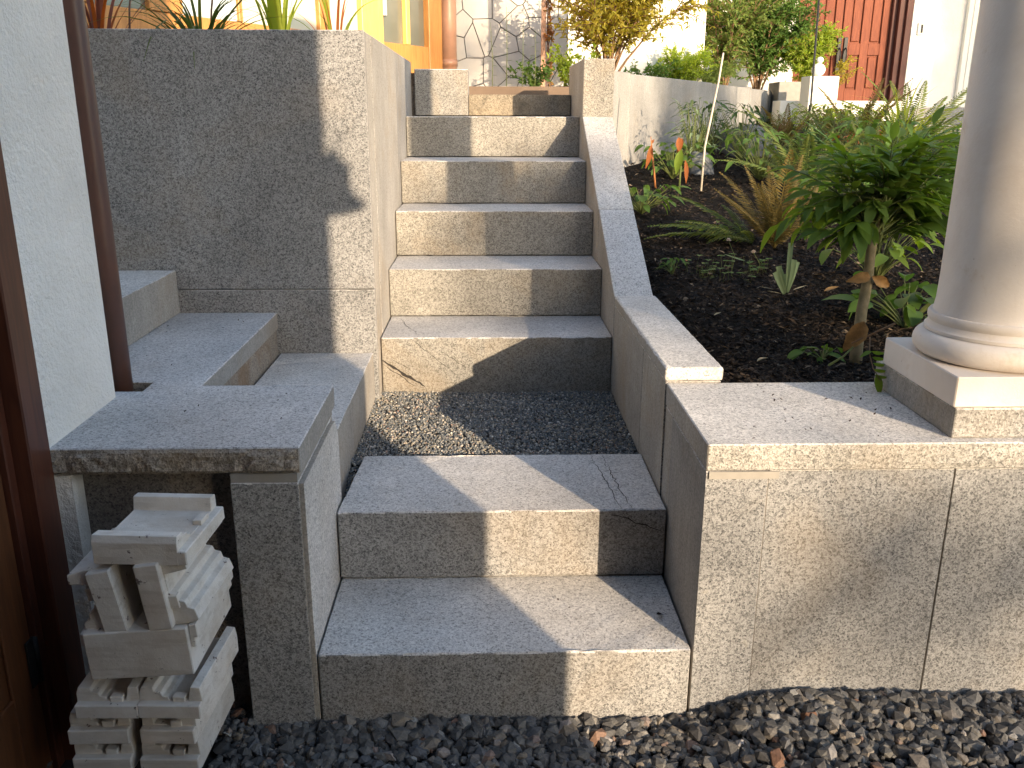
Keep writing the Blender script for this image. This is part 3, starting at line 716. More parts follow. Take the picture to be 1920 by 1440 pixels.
def shrub(name, label, cat, base, h, spread, nst, nsub, lper, lL, lW, lmat, smat, seed, group=None, srad=.008, lean=(0, 0), lo=.15, flat=0, parent=None, mats2=None, droop=.3):
    q = random.Random(seed); base = Vector(base)
    t = parent or thing(name, tuple(base), label, cat, group)
    bs = bmesh.new(); vs, fs = [], []; mi = []
    for i in range(nst):
        a = 2*math.pi*(i+q.random())/nst; out = spread*q.uniform(.35, 1)
        tip = base+Vector((math.cos(a)*out+lean[0], math.sin(a)*out+lean[1], h*q.uniform(.7, 1)*(1-.25*(out/spread)**2)))
        pts = []; mid = base.lerp(tip, .5)+Vector((-math.cos(a)*out*.25, -math.sin(a)*out*.25, h*.08))
        for k in range(7):
            s = k/6; p = base.lerp(mid, s).lerp(mid.lerp(tip, s), s)+rv(q, .012*h)*(1 if k else 0); pts.append(p)
        tube_bm(bs, pts, [srad*(1-.8*k/6) for k in range(7)], 5, False)
        for j in range(nsub):
            s = lo+(1-lo)*q.random()**.8; k = min(5, int(s*6)); p0 = pts[k].lerp(pts[k+1], s*6-k)
            d = (pts[k+1]-pts[k]).normalized()+rv(q, 1.0); d.z = d.z*(1-flat)+.15; d.normalize()
            ln = spread*q.uniform(.25, .6); sp = [p0+d*ln*x/3+Vector((0, 0, -droop*ln*(x/3)**2*.5))+rv(q, .01*ln) for x in range(4)]
            tube_bm(bs, sp, [srad*.35, srad*.3, srad*.22, srad*.12], 4, False)
            for x in range(lper):
                e = q.random(); kk = min(2, int(e*3)); p = sp[kk].lerp(sp[kk+1], e*3-kk)
                ld = d*.6+rv(q, 1.0); sc = q.uniform(.6, 1.2)
                leaf_geo(vs, fs, Mx(p, ld, q.uniform(-1.2, 1.2)), lL*sc, lW*sc, .3, .3, 2, 0, 0)
    link('stems', bm_mesh(bs), smat, t, True)
    me = pyd(vs, fs); link('foliage', me, lmat, t, False, kind='stuff')
    return t

def fern(label, base, n, L, seed, mat, group='sword ferns in the garden bed', amin=.25, amax=1.1, dirs=None, W=.30, npin=34, droop=.7):
    q = random.Random(seed); base = Vector(base); t = thing('fern', tuple(base), label, 'fern', group); ms = []
    for v in range(3):
        vs, fs = [], []; bend = droop*q.uniform(.8, 1.2); rise = 1.0; pts = []
        for i in range(npin+1):
            s = i/npin; pts.append(Vector((0, s*(1-.12*bend*s), -bend*.45*s*s)))
        for i in range(npin):
            a, b_ = pts[i], pts[i+1]; w_ = .006*(1-i/npin)+.001; k = len(vs)
            vs += [a+Vector((-w_, 0, 0)), a+Vector((w_, 0, 0)), b_+Vector((w_, 0, 0)), b_+Vector((-w_, 0, 0))]; fs.append((k, k+1, k+2, k+3))
            if i < 3: continue
            s = i/npin; ll = W*.5*min(1, (s*3.2)**.7)*(1-s**2.6)**.9+.01
            for sx in (-1, 1):
                d = Vector((sx, .42+.25*s, -.18+q.uniform(-.12, .12)))+(b_-a).normalized()*.1
                leaf_geo(vs, fs, Mx(a, d, q.uniform(-.3, .3)+sx*.2), ll*q.uniform(.88, 1.05), .62/npin, .15, .35, 2, 0, 0)
        me = pyd(vs, fs); me.materials.append(mat); ms.append(me)
    for i in range(n):
        if dirs: az, el, sc = dirs[i % len(dirs)]; az = R(az)+q.uniform(-.1, .1); el = R(el); 
        else: az = 2*math.pi*(i+q.uniform(-.35, .35))/n; el = math.pi/2-q.uniform(amin, amax); sc = q.uniform(.65, 1.05)
        M = Matrix.Translation(base) @ Matrix.Rotation(az, 4, 'Z') @ Matrix.Rotation(el, 4, 'X') @ Matrix.Rotation(q.uniform(-.35, .35), 4, 'Y') @ Matrix.Scale(L*sc, 4)
        put('frond', ms[i % 3], mat, t, M)
    return t

def clump(name, label, cat, base, n, L, W, seed, mat, spread=.9, mats=None, bend=.8, group=None, rad=.04):
    q = random.Random(seed); base = Vector(base); t = thing(name, tuple(base), label, cat, group); ms = []
    mats = mats or [mat]
    for v in range(6):
        vs, fs = [], []; nseg = 8; b_ = bend*q.uniform(.3, 1.4); tw = q.uniform(-.8, .8)
        for i in range(nseg+1):
            s = i/nseg; a = b_*s*s; y = math.sin(a)*s; z = math.cos(a*.8)*s; ww = W*(1-s**2.2)*.5+.0006
            c, s_ = math.cos(tw*s), math.sin(tw*s)
            for sx in (-1, 0, 1): vs.append((sx*ww*c, y*L+sx*ww*s_, z*L+(.25*ww if sx else 0)))
        for i in range(nseg):
            for k in (0, 1): a = i*3+k; fs.append((a, a+1, a+4, a+3))
        for mt in mats[:1 if v % 2 else len(mats)][-1:]:
            me = pyd(vs, fs); me.materials.append(mt); ms.append(me)
            for p in me.polygons: p.use_smooth = True
    for i in range(n):
        az = q.uniform(0, 6.283); tl = q.random()**.8*spread; rr_ = rad*q.random()
        M = Matrix.Translation(base+Vector((math.cos(az+1.57)*rr_, math.sin(az+1.57)*rr_, -.01))) @ Matrix.Rotation(az, 4, 'Z') @ Matrix.Rotation(-tl, 4, 'X') @ Matrix.Scale(q.uniform(.5, 1.05), 4)
        put('blade', ms[i % len(ms)], None or mat, t, M) if False else put('blade', ms[i % len(ms)], ms[i % len(ms)].materials[0], t, M)
    return t

# small tree near the column ------------------------------------------------
q = random.Random(21)
tr = thing('small_tree', (1.36, .63, .64), 'small garden tree with slim pale trunk and layered pointed green leaves', 'tree')
tube('trunk', [(1.355, .625, .60), (1.357, .63, .70), (1.362, .64, .78), (1.375, .655, .86), (1.385, .68, .93), (1.40, .70, 1.0), (1.41, .72, 1.08)], [.0185, .0155, .0145, .014, .0125, .010, .006], BARK, tr, 14)
tlm = variants(4, L_TREE, lambda i: leafmesh(.088, .036+.004*i, fold=.3, droop=.15+.08*i, n=6, shape=0))
tlb = variants(2, L_TREE2, lambda i: leafmesh(.085, .034, fold=.35, droop=.3, n=6, shape=0))
bs = bmesh.new(); vs, fs = [], []; nobj = 0
cc = Vector((1.44, .80, 1.065)); twigs = []
for i in range(92):
    a = q.uniform(0, 6.283); el = q.uniform(-.5, 1.05); rr_ = Vector((math.cos(a)*math.cos(el)*.262, math.sin(a)*math.cos(el)*.22, math.sin(el)*.215))
    rr_ *= q.uniform(.55, 1.08); tip = cc+rr_; st0 = Vector((1.385+.03*q.random(), .68+.05*q.random(), q.uniform(.92, 1.10)))
    mid = st0.lerp(tip, .55)+Vector((0, 0, .035)); pts = [st0.lerp(mid, s).lerp(mid.lerp(tip, s), s) for s in (0, .25, .5, .75, 1)]
    tube_bm(bs, pts, [.0035, .003, .0024, .0018, .001], 5, False); twigs.append(pts)
link('twigs', bm_mesh(bs), STEM, tr, True)
order = []
for pts in twigs:
    d = (pts[4]-pts[3]).normalized(); side = d.cross(Vector((0, 0, 1))).normalized()
    for k in range(9):
        s = 1-.085*k if k else 1; kk = min(3, int(s*4)); p = pts[kk].lerp(pts[kk+1], min(1, s*4-kk)); sx = (1 if k % 2 else -1)
        ld = d*(.75 if k else 1)+side*(0 if not k else sx*.9)+Vector((0, 0, -.14))+rv(q, .28)
        order.append((p, ld, q.uniform(-.35, .35), q.uniform(.62, 1.08)*(1 if k < 4 else .9)))
order.sort(key=lambda o_: (o_[0].y-.3*o_[0].z))
for i, (p, ld, roll, sc) in enumerate(order):
    M = Mx(p, ld, roll)
    if i < 296: put('leaf', (tlb if q.random() < .30 else tlm)[i % 2 + (0 if q.random() < .5 else 0)], tlm[0].materials[0], tr, M @ Matrix.Scale(sc, 4))
    else: leaf_geo(vs, fs, M, .088*sc, .036*sc, .35, .3, 4)
link('foliage', pyd(vs, fs), L_TREE, tr, False, kind='stuff')

# ferns ---------------------------------------------------------------------
def gz(x, y, d=0): return (x, y, GZ(x, y)+d)
fern('tall bronze tinged fern in the middle of the bed, left of the small tree', gz(1.56, 2.01), 26, .46, 3, L_FERNB, amin=.12, amax=.75, W=.26, droop=.6)
fern('low spreading green fern sprawling left below the bronze one', gz(1.50, 2.12), 9, .48, 4, L_FERN, dirs=[(75, 20, 1), (95, 28, 1), (58, 30, .9), (110, 35, .8), (40, 45, .7), (125, 30, .7), (85, 48, .9), (20, 50, .6), (160, 40, .6)], W=.24, droop=.8)
fern('large pale arching fern beyond the leaning cane', gz(2.45, 4.2), 10, .60, 5, L_FERN, dirs=[(70, 62, 1.1), (85, 50, .9), (30, 50, .8), (-10, 55, .8), (120, 60, .7), (-50, 45, .7), (50, 40, .8), (160, 40, .6), (-90, 50, .6), (-130, 55, .6), (0, 70, .8)], W=.2, droop=.9)
fern('dark fern right behind the small tree crown', gz(2.5, 3.4), 14, .62, 6, L_FERND, amin=.3, amax=1.1, W=.24)
fern('dark upright fern at the back before the porch steps', gz(3.55, 6.3), 12, .62, 7, L_FERNB, amin=.1, amax=.9, W=.26)
fern('sunlit green fern reaching toward the column', gz(3.50, 4.45), 9, .62, 8, L_FERND, dirs=[(-70, 45, 1.0), (-55, 30, 1.0), (-20, 50, .9), (10, 55, .8), (40, 50, .8), (-90, 50, .8), (-120, 40, .7), (80, 50, .7), (150, 40, .6)], W=.26)
fern('small dry fern in front of the back wall end', gz(2.75, 5.6), 12, .45, 9, L_FERNB, amin=.2, amax=1.1, W=.24)
fern('fresh green fern by the black pole', gz(3.1, 5.6), 14, .45, 10, L_FERN, amin=.3, amax=1.2, W=.24)
# grasses
clump('grass_clump', 'bright yellow green arching grass clump behind the small tree', 'grass', gz(3.46, 5.15), 190, .62, .017, 1, L_GRASS, .95, [L_GRASS], .9, 'bright grass clumps')
clump('grass_clump', 'bright yellow grass clump half hidden by the column', 'grass', gz(3.76, 4.55), 110, .55, .015, 2, L_GRASS, 1.1, [L_GRASS], 1.0, 'bright grass clumps')
clump('grass_clump', 'dark thin grass tuft against the sunlit end of the back wall', 'grass', gz(2.62, 5.5), 26, .38, .008, 3, L_GRASSD, .6, [L_GRASSD, L_PURP], .5, 'bright grass clumps')
# leafy clumps in the bed
def lowplant(label, base, n, h, sp, lL, lW, seed, mat, group=None, cat='plant'):
    q = random.Random(seed); base = Vector(base); t = thing('leafy_plant', tuple(base), label, cat, group); bs = bmesh.new()
    me = variants(3, mat, lambda i: leafmesh(lL, lW, fold=.3, droop=.3+.15*i, n=5, shape=0 if lW/lL < .5 else 1))
    for i in range(n):
        a = q.uniform(0, 6.283); o_ = sp*q.random()**.6; tip = base+Vector((math.cos(a)*o_, math.sin(a)*o_, h*q.uniform(.35, 1)))
        mid = base.lerp(tip, .5)+Vector((0, 0, h*.15)); pts = [base.lerp(mid, s).lerp(mid.lerp(tip, s), s) for s in (0, .33, .66, 1)]
        tube_bm(bs, pts, [.0022, .002, .0016, .001], 4, False)
        put('leaf', me[i % 3], mat, t, Mx(tip, Vector((math.cos(a), math.sin(a), q.uniform(-.4, .35)))+rv(q, .4), q.uniform(-.5, .5)) @ Matrix.Scale(q.uniform(.65, 1.15), 4))
    link('stems', bm_mesh(bs), STEM, t, True); return t
LP = 'low leafy plants in the garden bed'
lowplant('leafy green plant against the raking stair wall', gz(1.13, 2.75), 46, .15, .17, .062, .036, 31, L_LOW, LP)
lowplant('green plant with round leaves between the two orange leaved stems', gz(1.52, 3.95), 60, .22, .20, .065, .04, 32, L_LOW, LP)
lowplant('tall dark bushy plant in front of the shaded back wall', gz(1.95, 4.9), 110, .40, .24, .075, .02, 33, L_FERND, LP)
lowplant('grey green tall plant left of the cane', gz(1.72, 4.3), 60, .46, .14, .07, .02, 34, L_GREY, LP)
lowplant('dark willow leaved plant right of the cane', gz(2.1, 4.55), 70, .42, .2, .085, .018, 35, L_FERND, LP)
lowplant('broad leaved plant at the foot of the column base', gz(1.62, .92), 34, .15, .15, .095, .05, 36, L_LOW, LP)
lowplant('fresh green lobed plant behind the column foot', gz(1.75, 1.45), 48, .26, .2, .075, .04, 37, L_TREE2, LP)
lowplant('tiny green seedling cluster near the stair wall', gz(1.05, 1.58), 16, .07, .045, .034, .015, 38, L_LOW, LP)
lowplant('small sprig with bright leaves on the bare mulch', gz(1.36, 2.25), 12, .06, .16, .06, .022, 39, L_TREE2, LP)
lowplant('bright lacy green plant beside the black pole', gz(3.25, 6.2), 110, .30, .28, .06, .022, 40, L_BRT, LP)
lowplant('soft green mounded plant before the wall end', gz(3.1, 6.5), 110, .22, .26, .045, .014, 41, L_SHRUB, LP)
lowplant('orange flecked low plant under the bright grass', gz(2.95, 4.6), 50, .22, .22, .06, .02, 42, L_ORANGE, LP)
lowplant('green plant filling the gap under the small tree crown', gz(2.1, 2.6), 80, .28, .30, .07, .03, 43, L_LOW, LP)
lowplant('small leaves at the foot of the small tree trunk', gz(1.27, .64), 14, .035, .06, .04, .024, 44, L_LOW, LP)
lowplant('loose yellow green plant behind the fern row', gz(3.0, 5.1), 80, .34, .34, .06, .02, 45, L_SHRUB, LP)
lowplant('dark green filler plant right of the small tree', gz(2.5, 2.7), 70, .22, .3, .07, .028, 46, L_LOW, LP)

fern('wide green fern between the small tree and the bright grass', gz(2.9, 3.9), 18, .66, 14, L_FERN, amin=.3, amax=1.15, W=.26)
fern('brown old fern left of the bright grass clump', gz(3.2, 5.3), 15, .66, 15, L_FERNB, amin=.15, amax=.9, W=.22)
fern('green fern low behind the small tree, at its left', gz(2.15, 3.4), 18, .62, 16, L_FERN, amin=.35, amax=1.2, W=.25)
fern('fern with long fronds before the porch platform', gz(3.75, 5.6), 16, .9, 17, L_FERN, amin=.2, amax=1.0, W=.22)
lowplant('broad green leafy mass left of the column behind the tree', gz(2.6, 3.5), 120, .40, .36, .085, .035, 47, L_LOW, LP)
lowplant('leafy green plant under the pale arching fern', gz(2.05, 3.9), 90, .30, .28, .07, .03, 48, L_LOW, LP)
lowplant('light green leafy plant right of the black pole', gz(3.45, 5.9), 110, .30, .34, .07, .03, 49, L_BRT, LP)
lowplant('small leafed green plant at the very back of the bed', gz(3.6, 6.9), 110, .30, .4, .06, .025, 52, L_SHRUB, LP)
# iris with cut leaves
ir = thing('iris_plant', gz(1.375, 1.28), 'small iris fan with leaf tips cut off square', 'plant')
q = random.Random(50)
for i, (a, l_, w_) in enumerate(((-.42, .085, .020), (-.26, .10, .018), (-.10, .07, .022), (.03, .175, .016), (.14, .12, .024), (.30, .115, .016), (-.34, .09, .014))):
    me = leafmesh(l_, w_, fold=.5, droop=.05, n=4, shape=3); me.materials.append(L_GREY)
    for v in me.vertices: v.co.x *= .35+.65*min(1, v.co.y/l_*1.6)
    b0 = ir.location
    put('leaf', me, L_GREY, ir, Mx(b0+Vector((.002*i-.006, .004*(i % 3), -.003)), (math.sin(a), .05, math.cos(a)), q.uniform(-.5, .5), (0, -1, .1)))
for i, (dx, dy, az) in enumerate(((-.02, -.02, 2.0), (.03, .02, -.9), (-.025, .05, 1.7))):
    me = leafmesh(.055, .010, fold=.6, droop=-.1, n=5); me.materials.append(PALEDRY)
    put('dry_leaf', me, PALEDRY, ir, Mx(Vector(gz(1.375+dx, 1.28+dy, .008)), (math.cos(az+1.57), math.sin(az+1.57)*.4, .12)))
# clover
cv = thing('clover_plant', gz(1.27, 1.57), 'sprawling clover with two pale round flower heads', 'plant')
bs = bmesh.new(); me = variants(2, L_LOW, lambda i: leafmesh(.017, .015, fold=.2, droop=.1, n=3, shape=1)); q = random.Random(51)
for i in range(46):
    a = q.uniform(0, 6.28); o_ = .16*q.random()**.6; p = Vector(gz(1.25+math.cos(a)*o_, 1.58+math.sin(a)*o_*.8)); tip = p+Vector((q.uniform(-.01, .01), 0, q.uniform(.008, .055)))
    tube_bm(bs, [Vector(gz(1.27, 1.57)).lerp(p, .6), p, tip], [.001, .001, .0008], 4, False)
    for k in range(3): put('leaf', me[k % 2], L_LOW, cv, Mx(tip, (math.cos(a+k*2.09), math.sin(a+k*2.09), .15))) if i < 34 else None
for (x, y, hh) in ((1.255, 1.60, .118), (1.335, 1.55, .085)):
    b0 = Vector(gz(x, y)); tip = b0+Vector((.0, 0, hh)); tube_bm(bs, [b0+Vector((.02, 0, 0)), b0+Vector((.028, 0, hh*.5)), tip], .0011, 5, False)
    vs, fs = [], []
    for k in range(46):
        d = rv(q).normalized(); d.z = abs(d.z)*1.1-.25; leaf_geo(vs, fs, Mx(tip, d, q.uniform(-1, 1)), .0105, .004, .3, -.2, 2)
    link('flower_head', pyd(vs, fs), PETAL, cv, False)
link('stems', bm_mesh(bs), STEM, cv, True)

# orange leaved dying stems
def lily(label, base, stems, seed):
    t = thing('wilting_lily', tuple(base), label, 'plant', 'wilting stems with orange leaves'); q = random.Random(seed)
    for (pts, rad, mat) in stems['s']: tube('stem', [Vector(base)+Vector(p) for p in pts], rad, mat, t, 7)
    for (p, d, l_, w_, mat) in stems['l']:
        me = leafmesh(l_, w_, fold=.6, droop=.15, n=6); me.materials.append(mat); put('leaf', me, mat, t, Mx(Vector(base)+Vector(p), d, q.uniform(-.5, .5), (0, -1, 0)))
OST = plain('orange_stem', (.42, .17, .06), .6)
lily('wilting orange brown stem with one hanging orange leaf, nearest the stair wall', gz(1.345, 3.54), {'s': [([(0, 0, -.02), (-.018, 0, .10), (-.038, 0, .24), (-.045, 0, .29)], [.007, .006, .004, .0015], OST)], 'l': [((-.042, -.01, .245), (-.14, 0, -1), .135, .034, L_ORANGE), ((-.04, .01, .25), (.5, 0, .7), .03, .015, L_ORANGE)]}, 60)
lily('wilting stem with a curled orange leaf above a hanging green one', gz(1.44, 3.36), {'s': [([(0, 0, -.02), (.0, 0, .10), (.003, 0, .22), (-.02, 0, .255)], [.006, .006, .004, .002], STEM)], 'l': [((-.02, -.01, .305), (.1, 0, -1), .08, .040, L_ORANGE), ((.0, -.005, .30), (-.3, 0, -1), .08, .03, L_ORANGE), ((-.005, -.02, .24), (-.18, 0, -1), .135, .048, L_TREE2), ((.022, -.01, .185), (.15, 0, -1), .13, .026, L_ORANGE)]}, 61)
# fallen leaves in the bed
q = random.Random(70)
for (x, y, l_, w_, az, mat, lb) in ((1.505, 1.28, .055, .020, 1.3, DRY, 'curled orange brown leaf lying on mulch right of the cut iris'), (1.085, .615, .032, .018, 1.4, PALEDRY, 'pale dead leaf lying close behind the front wall'), (1.07, 1.03, .03, .010, 1.1, PALEDRY, 'small pale shred of leaf on the mulch beside the capstone'), (1.36, 1.72, .09, .012, -1.0, L_GREY, 'loose green blade lying on the mulch above the clover'), (1.13, 1.72, .024, .012, .2, L_ORANGE, 'tiny upright orange leaf between seedlings'), (1.30, 3.0, .07, .008, .4, PALEDRY, 'pale twig like leaf on the mulch below the orange stems')):
    me = leafmesh(l_, w_, fold=.7, droop=-.15, n=5); me.materials.append(mat); o = bpy.data.objects.new('fallen_leaf', me); COL.objects.link(o)
    o.matrix_world = Mx(gz(x, y, .010), (math.sin(az), math.cos(az), .1), q.uniform(-.3, .3)); o['label'] = lb; o['category'] = 'leaf'; o['group'] = 'fallen leaves on the mulch'

# mulch shreds
q = random.Random(80); vs = []; fs = []
for i in range(26000):
    if i < 15000: y = .44+2.0*q.random()**1.3; x = .955+q.random()*(.45+y*.62)
    else: y = .6+4.6*q.random(); x = .955+q.random()*(.6+y*.62)
    z = GZ(x, y); l_ = q.uniform(.003, .013)*(1+.25*y); w_ = q.uniform(.0008, .0028)*(1+.25*y); a = q.uniform(0, 6.283); tl = q.uniform(-.5, .5)
    dx = Vector((math.cos(a), math.sin(a), tl))*l_; dy = Vector((-math.sin(a), math.cos(a), q.uniform(-.6, .6)))*w_; c = Vector((x, y, z+.003+l_*abs(tl)*.5)); k = len(vs)
    vs += [c-dx, c-dy, c+dx, c+dy+Vector((0, 0, w_))]; fs += [(k, k+1, k+2), (k, k+2, k+3)]
link('mulch', pyd(vs, fs), MULCH, None, False, kind='stuff', label='dark shredded bark mulch covering the garden bed soil', category='mulch')
q = random.Random(81)
def clod(rr):
    y = .44+3.5*rr.random()**1.5; x = .955+rr.random()*(.45+y*.62); return (x, y, GZ(x, y)), 1
rocks('soil_clods', 5200, clod, lambda q_: q_.uniform(.003, .012), MULCH, .35, .6, 82, label='small dark clods of soil among the bark mulch', category='soil')

# boulders
def boulder(label, c, sx, sy, sz, seed):
    bm = bmesh.new(); bmesh.ops.create_icosphere(bm, subdivisions=4, radius=1)
    for v in bm.verts:
        k = 1+.22*noise.fractal(v.co*1.3+Vector((seed, 0, 0)), .8, 2, 4); v.co = Vector((v.co.x*sx*k, v.co.y*sy*k, v.co.z*sz*k))
    o = link('boulder', bm_mesh(bm), BOULD, None, True, label=label, category='boulder', group='boulders in the garden bed'); o.location = c
boulder('grey blue boulder at the foot of the shaded back wall', gz(2.33, 5.2, .04), .20, .20, .17, 3)
boulder('grey boulder under the ferns near the porch platform', gz(3.6, 6.4, .02), .40, .3, .17, 8)
boulder('small dark boulder right behind the cane', gz(1.75, 4.25, -.02), .10, .12, .16, 12)

# plants above the tall planter wall
clump('strappy_plant', 'dark green narrow leaved clump over the planter edge', 'plant', (-.60, 1.60, 1.48), 80, .36, .011, 11, L_GRASSD, 1.1, [L_GRASSD], .7, 'strappy plants on the tall planter')
clump('strappy_plant', 'upright green and yellow striped clump in the middle of the planter', 'plant', (-.33, 1.62, 1.47), 26, .42, .020, 12, L_BRT, .25, [L_BRT, L_GRASS], .3, 'strappy plants on the tall planter', .05)
clump('strappy_plant', 'orange tinged blades at the left end of the planter', 'plant', (-.98, 1.7, 1.47), 28, .40, .014, 13, L_ORANGE, .6, [L_ORANGE, L_PURP], .5, 'strappy plants on the tall planter')
clump('strappy_plant', 'few green blades near the right corner of the planter', 'plant', (-.16, 1.72, 1.47), 14, .40, .012, 14, L_BRT, .5, [L_BRT, L_ORANGE], .5, 'strappy plants on the tall planter')
clump('strappy_plant', 'tall green blades beside the downspout above the planter', 'plant', (-1.13, 1.66, 1.47), 8, .5, .022, 15, L_GRASSD, .25, [L_GRASSD], .3, 'strappy plants on the tall planter')
for (x, lb) in ((-.88, 'thin dark leaning stem over the planter wall'), (-.60, 'straight red brown bare stem over the planter wall')):
    tube('bare_stem', [(x, 1.7, 1.45), (x+.02, 1.7, 1.62), (x+.06, 1.71, 1.85)], .0035, REDPAINT, None, 6, label=lb, category='stem')

# shrubs behind the stairs and the back wall
SB = 'shrubs behind the back wall'
shrub('shrub', 'yellow green spreading shrub over the square end pier', 'shrub', (1.24, 5.05, 1.42), .88, .50, 15, 26, 20, .042, .017, L_YEL, TWIG, 101, SB, .011, (.06, 0), .35, .4)
shrub('shrub', 'bright fresh green leafy plant beside the rusty post', 'shrub', (.93, 4.5, 1.40), .30, .18, 10, 9, 9, .034, .018, L_BRT, STEM, 102, SB, .003)
shrub('shrub', 'darker leafy plant at the foot of the rusty post', 'shrub', (.70, 4.5, 1.40), .20, .16, 8, 7, 7, .034, .020, L_LOW, STEM, 103, SB, .003)
shrub('vine', 'red tinged vine climbing the rusty post', 'vine', (.835, 5.2, 1.42), 1.6, .05, 3, 60, 4, .03, .02, L_VINE, TWIG, 104, None, .003, (0, 0), .02, 0)
shrub('shrub', 'tall silvery green shrub behind the back wall, open branched', 'shrub', (2.78, 7.75, 1.42), 1.3, .55, 15, 26, 20, .055, .022, L_SHRUB, TWIG, 105, SB, .012, (-.08, 0), .2, .1)
shrub('shrub', 'dense dark green shrub left of the red door', 'shrub', (3.25, 8.2, 1.40), 1.35, .58, 16, 30, 22, .06, .024, L_LOW, TWIG, 106, SB, .012, (0, 0), .2, .1)
shrub('shrub', 'bright feathery green shrub above the middle of the back wall', 'shrub', (2.15, 6.85, 1.42), .46, .26, 14, 20, 20, .034, .012, L_BRT, STEM, 107, SB, .004)
shrub('shrub', 'low soft green shrub above the back wall beside the feathery one', 'shrub', (2.45, 7.2, 1.42), .32, .30, 14, 18, 20, .032, .011, L_SHRUB, STEM, 108, SB, .004)
shrub('shrub', 'low dark shrub on the left end of the back wall', 'shrub', (1.78, 6.2, 1.42), .26, .22, 10, 10, 9, .036, .018, L_LOW, TWIG, 109, SB, .004)
shrub('shrub', 'bright yellow green rounded shrub in the grey planter', 'shrub', (3.84, 8.3, 1.56), .60, .38, 18, 24, 20, .042, .019, L_BRT, TWIG, 110, SB, .005, (-.06, 0))
shrub('shrub', 'loose yellow sprigs leaning toward the door handles', 'shrub', (4.12, 8.3, 1.50), .36, .16, 6, 9, 12, .034, .013, L_YEL, TWIG, 111, SB, .004, (.1, 0))
shrub('shrub', 'light green shrub reflected side of the tall window', 'shrub', (6.6, 8.75, 1.40), .55, .25, 8, 10, 10, .05, .02, L_SHRUB, TWIG, 112, SB, .005, (.1, 0), .4)
q = random.Random(120)
for i, (x, h_) in enumerate(((.50, .55), (.60, .48), (.68, .42), (.41, .46))):
    t = thing('slender_stem_plant', (x, 4.3, 1.38), ['tallest slender stem with paired leaves before the stone wall', 'second slender leafy stem from the left, before the pale wall', 'slender stem nearest the rusty post', 'leftmost slender stem of the four'][i], 'plant', 'slender stems before the stone wall')
    tube('stem', [(x, 4.3, 1.36), (x+.005, 4.3, 1.36+h_*.5), (x+q.uniform(-.015, .015), 4.3, 1.36+h_)], [.003, .0022, .001], STEM, t, 5)
    me = variants(2, L_LOW, lambda k: leafmesh(.045, .015, fold=.3, droop=.4, n=4))
    for k in range(14):
        z = 1.42+(h_-.06)*k/14; a = q.uniform(-.5, .5)+(0 if k % 2 else math.pi); put('leaf', me[k % 2], L_LOW, t, Mx((x+.003, 4.3, z), (math.cos(a), math.sin(a), .3)) @ Matrix.Scale(q.uniform(.6, 1.1)*(1-.3*k/14), 4))
# sprig hanging over the plinth
sg = thing('hanging_sprig', (1.30, .40, .75), 'leafy twig hanging over the column plinth with one brown dry leaf', 'twig')
tube('twig', [(1.352, .42, .800), (1.315, .42, .782), (1.283, .425, .764), (1.255, .43, .748)], [.0028, .0025, .0022, .0018], TWIG, sg, 6)
tube('twig', [(1.262, .435, .738), (1.235, .42, .718), (1.195, .405, .700)], [.002, .0025, .003], STEM, sg, 6)
tube('twig', [(1.290, .41, .768), (1.282, .385, .735), (1.284, .36, .705), (1.292, .33, .682)], [.0018, .0014, .0012, .0008], TWIG, sg, 6)
me = variants(2, L_TREE, lambda i: leafmesh(.034, .0125, fold=.3, droop=.2, n=5)); q = random.Random(130)
for k in range(5):
    p = Vector((1.287-.001*k, .385-.010*k, .740-.012*k))
    for s in ((1, -1) if k < 1 else (1,)): put('leaf', me[k % 2], L_TREE, sg, Mx(p, (s, -.3, -.25)+0*rv(q) if False else Vector((s, -.3, -.25)), .9, (0, -1, .3)))
put('leaf', me[0], L_TREE, sg, Mx((1.287, .345, .695), (.25, -.25, -1), 0, (0, -1, 0)) @ Matrix.Scale(1.6, 4))
me = leafmesh(.085, .045, fold=.8, droop=.5, n=7, wav=.12); me.materials.append(DRY)
put('dry_leaf', me, DRY, sg, Mx((1.285, .44, .80), (-.55, -.1, -1), .3, (0, -1, 0)), label='large curled dry brown leaf')
me2 = leafmesh(.06, .03, fold=.7, droop=.3, n=6, wav=.1); me2.materials.append(DRY)
put('dry_leaf', me2, DRY, tr, Mx((1.375, .64, .875), (-1, -.1, -.15), .2, (0, -1, .2)), label='orange dry leaf by the trunk')
put('dry_leaf', me2, DRY, tr, Mx((1.380, .64, .875), (.9, -.1, -.5), .2, (0, -1, .2)), label='orange dry leaf by the trunk')
# specks of debris on the stone
q = random.Random(140)
def fleck(x, y, z, s, lb):
    me = leafmesh(s, s*.5, fold=.9, droop=-.3, n=3); me.materials.append(DIRTM); o = bpy.data.objects.new('dry_fleck', me); COL.objects.link(o)
    o.matrix_world = Mx((x, y, z+.002), (q.uniform(-1, 1), q.uniform(-1, 1), .1)); o['label'] = lb; o['category'] = 'debris'; o['group'] = 'dark flecks of dry leaf lying on the stone'
LBF = 'tiny dark fleck of dry leaf lying on pale granite'
for i in range(24): fleck(q.uniform(.86, 1.28), q.uniform(.03, .40), .651, q.uniform(.004, .011), 'tiny dark leaf fleck on the wide cap slab right of the steps')
for i in range(9): fleck(q.uniform(-.44, -.03), q.uniform(.03, .40), .651, q.uniform(.004, .008), 'tiny dark leaf fleck on the slab over the niche')
for i in range(8): fleck(q.uniform(-.62, -.36), q.uniform(.5, 1.2), .651, q.uniform(.005, .009), 'tiny dark leaf fleck on the upper slab behind the downspout')
for i in range(6): fleck(q.uniform(.05, .75), q.uniform(.03, .3), H, q.uniform(.004, .008), 'tiny dark leaf fleck on the lowest step')
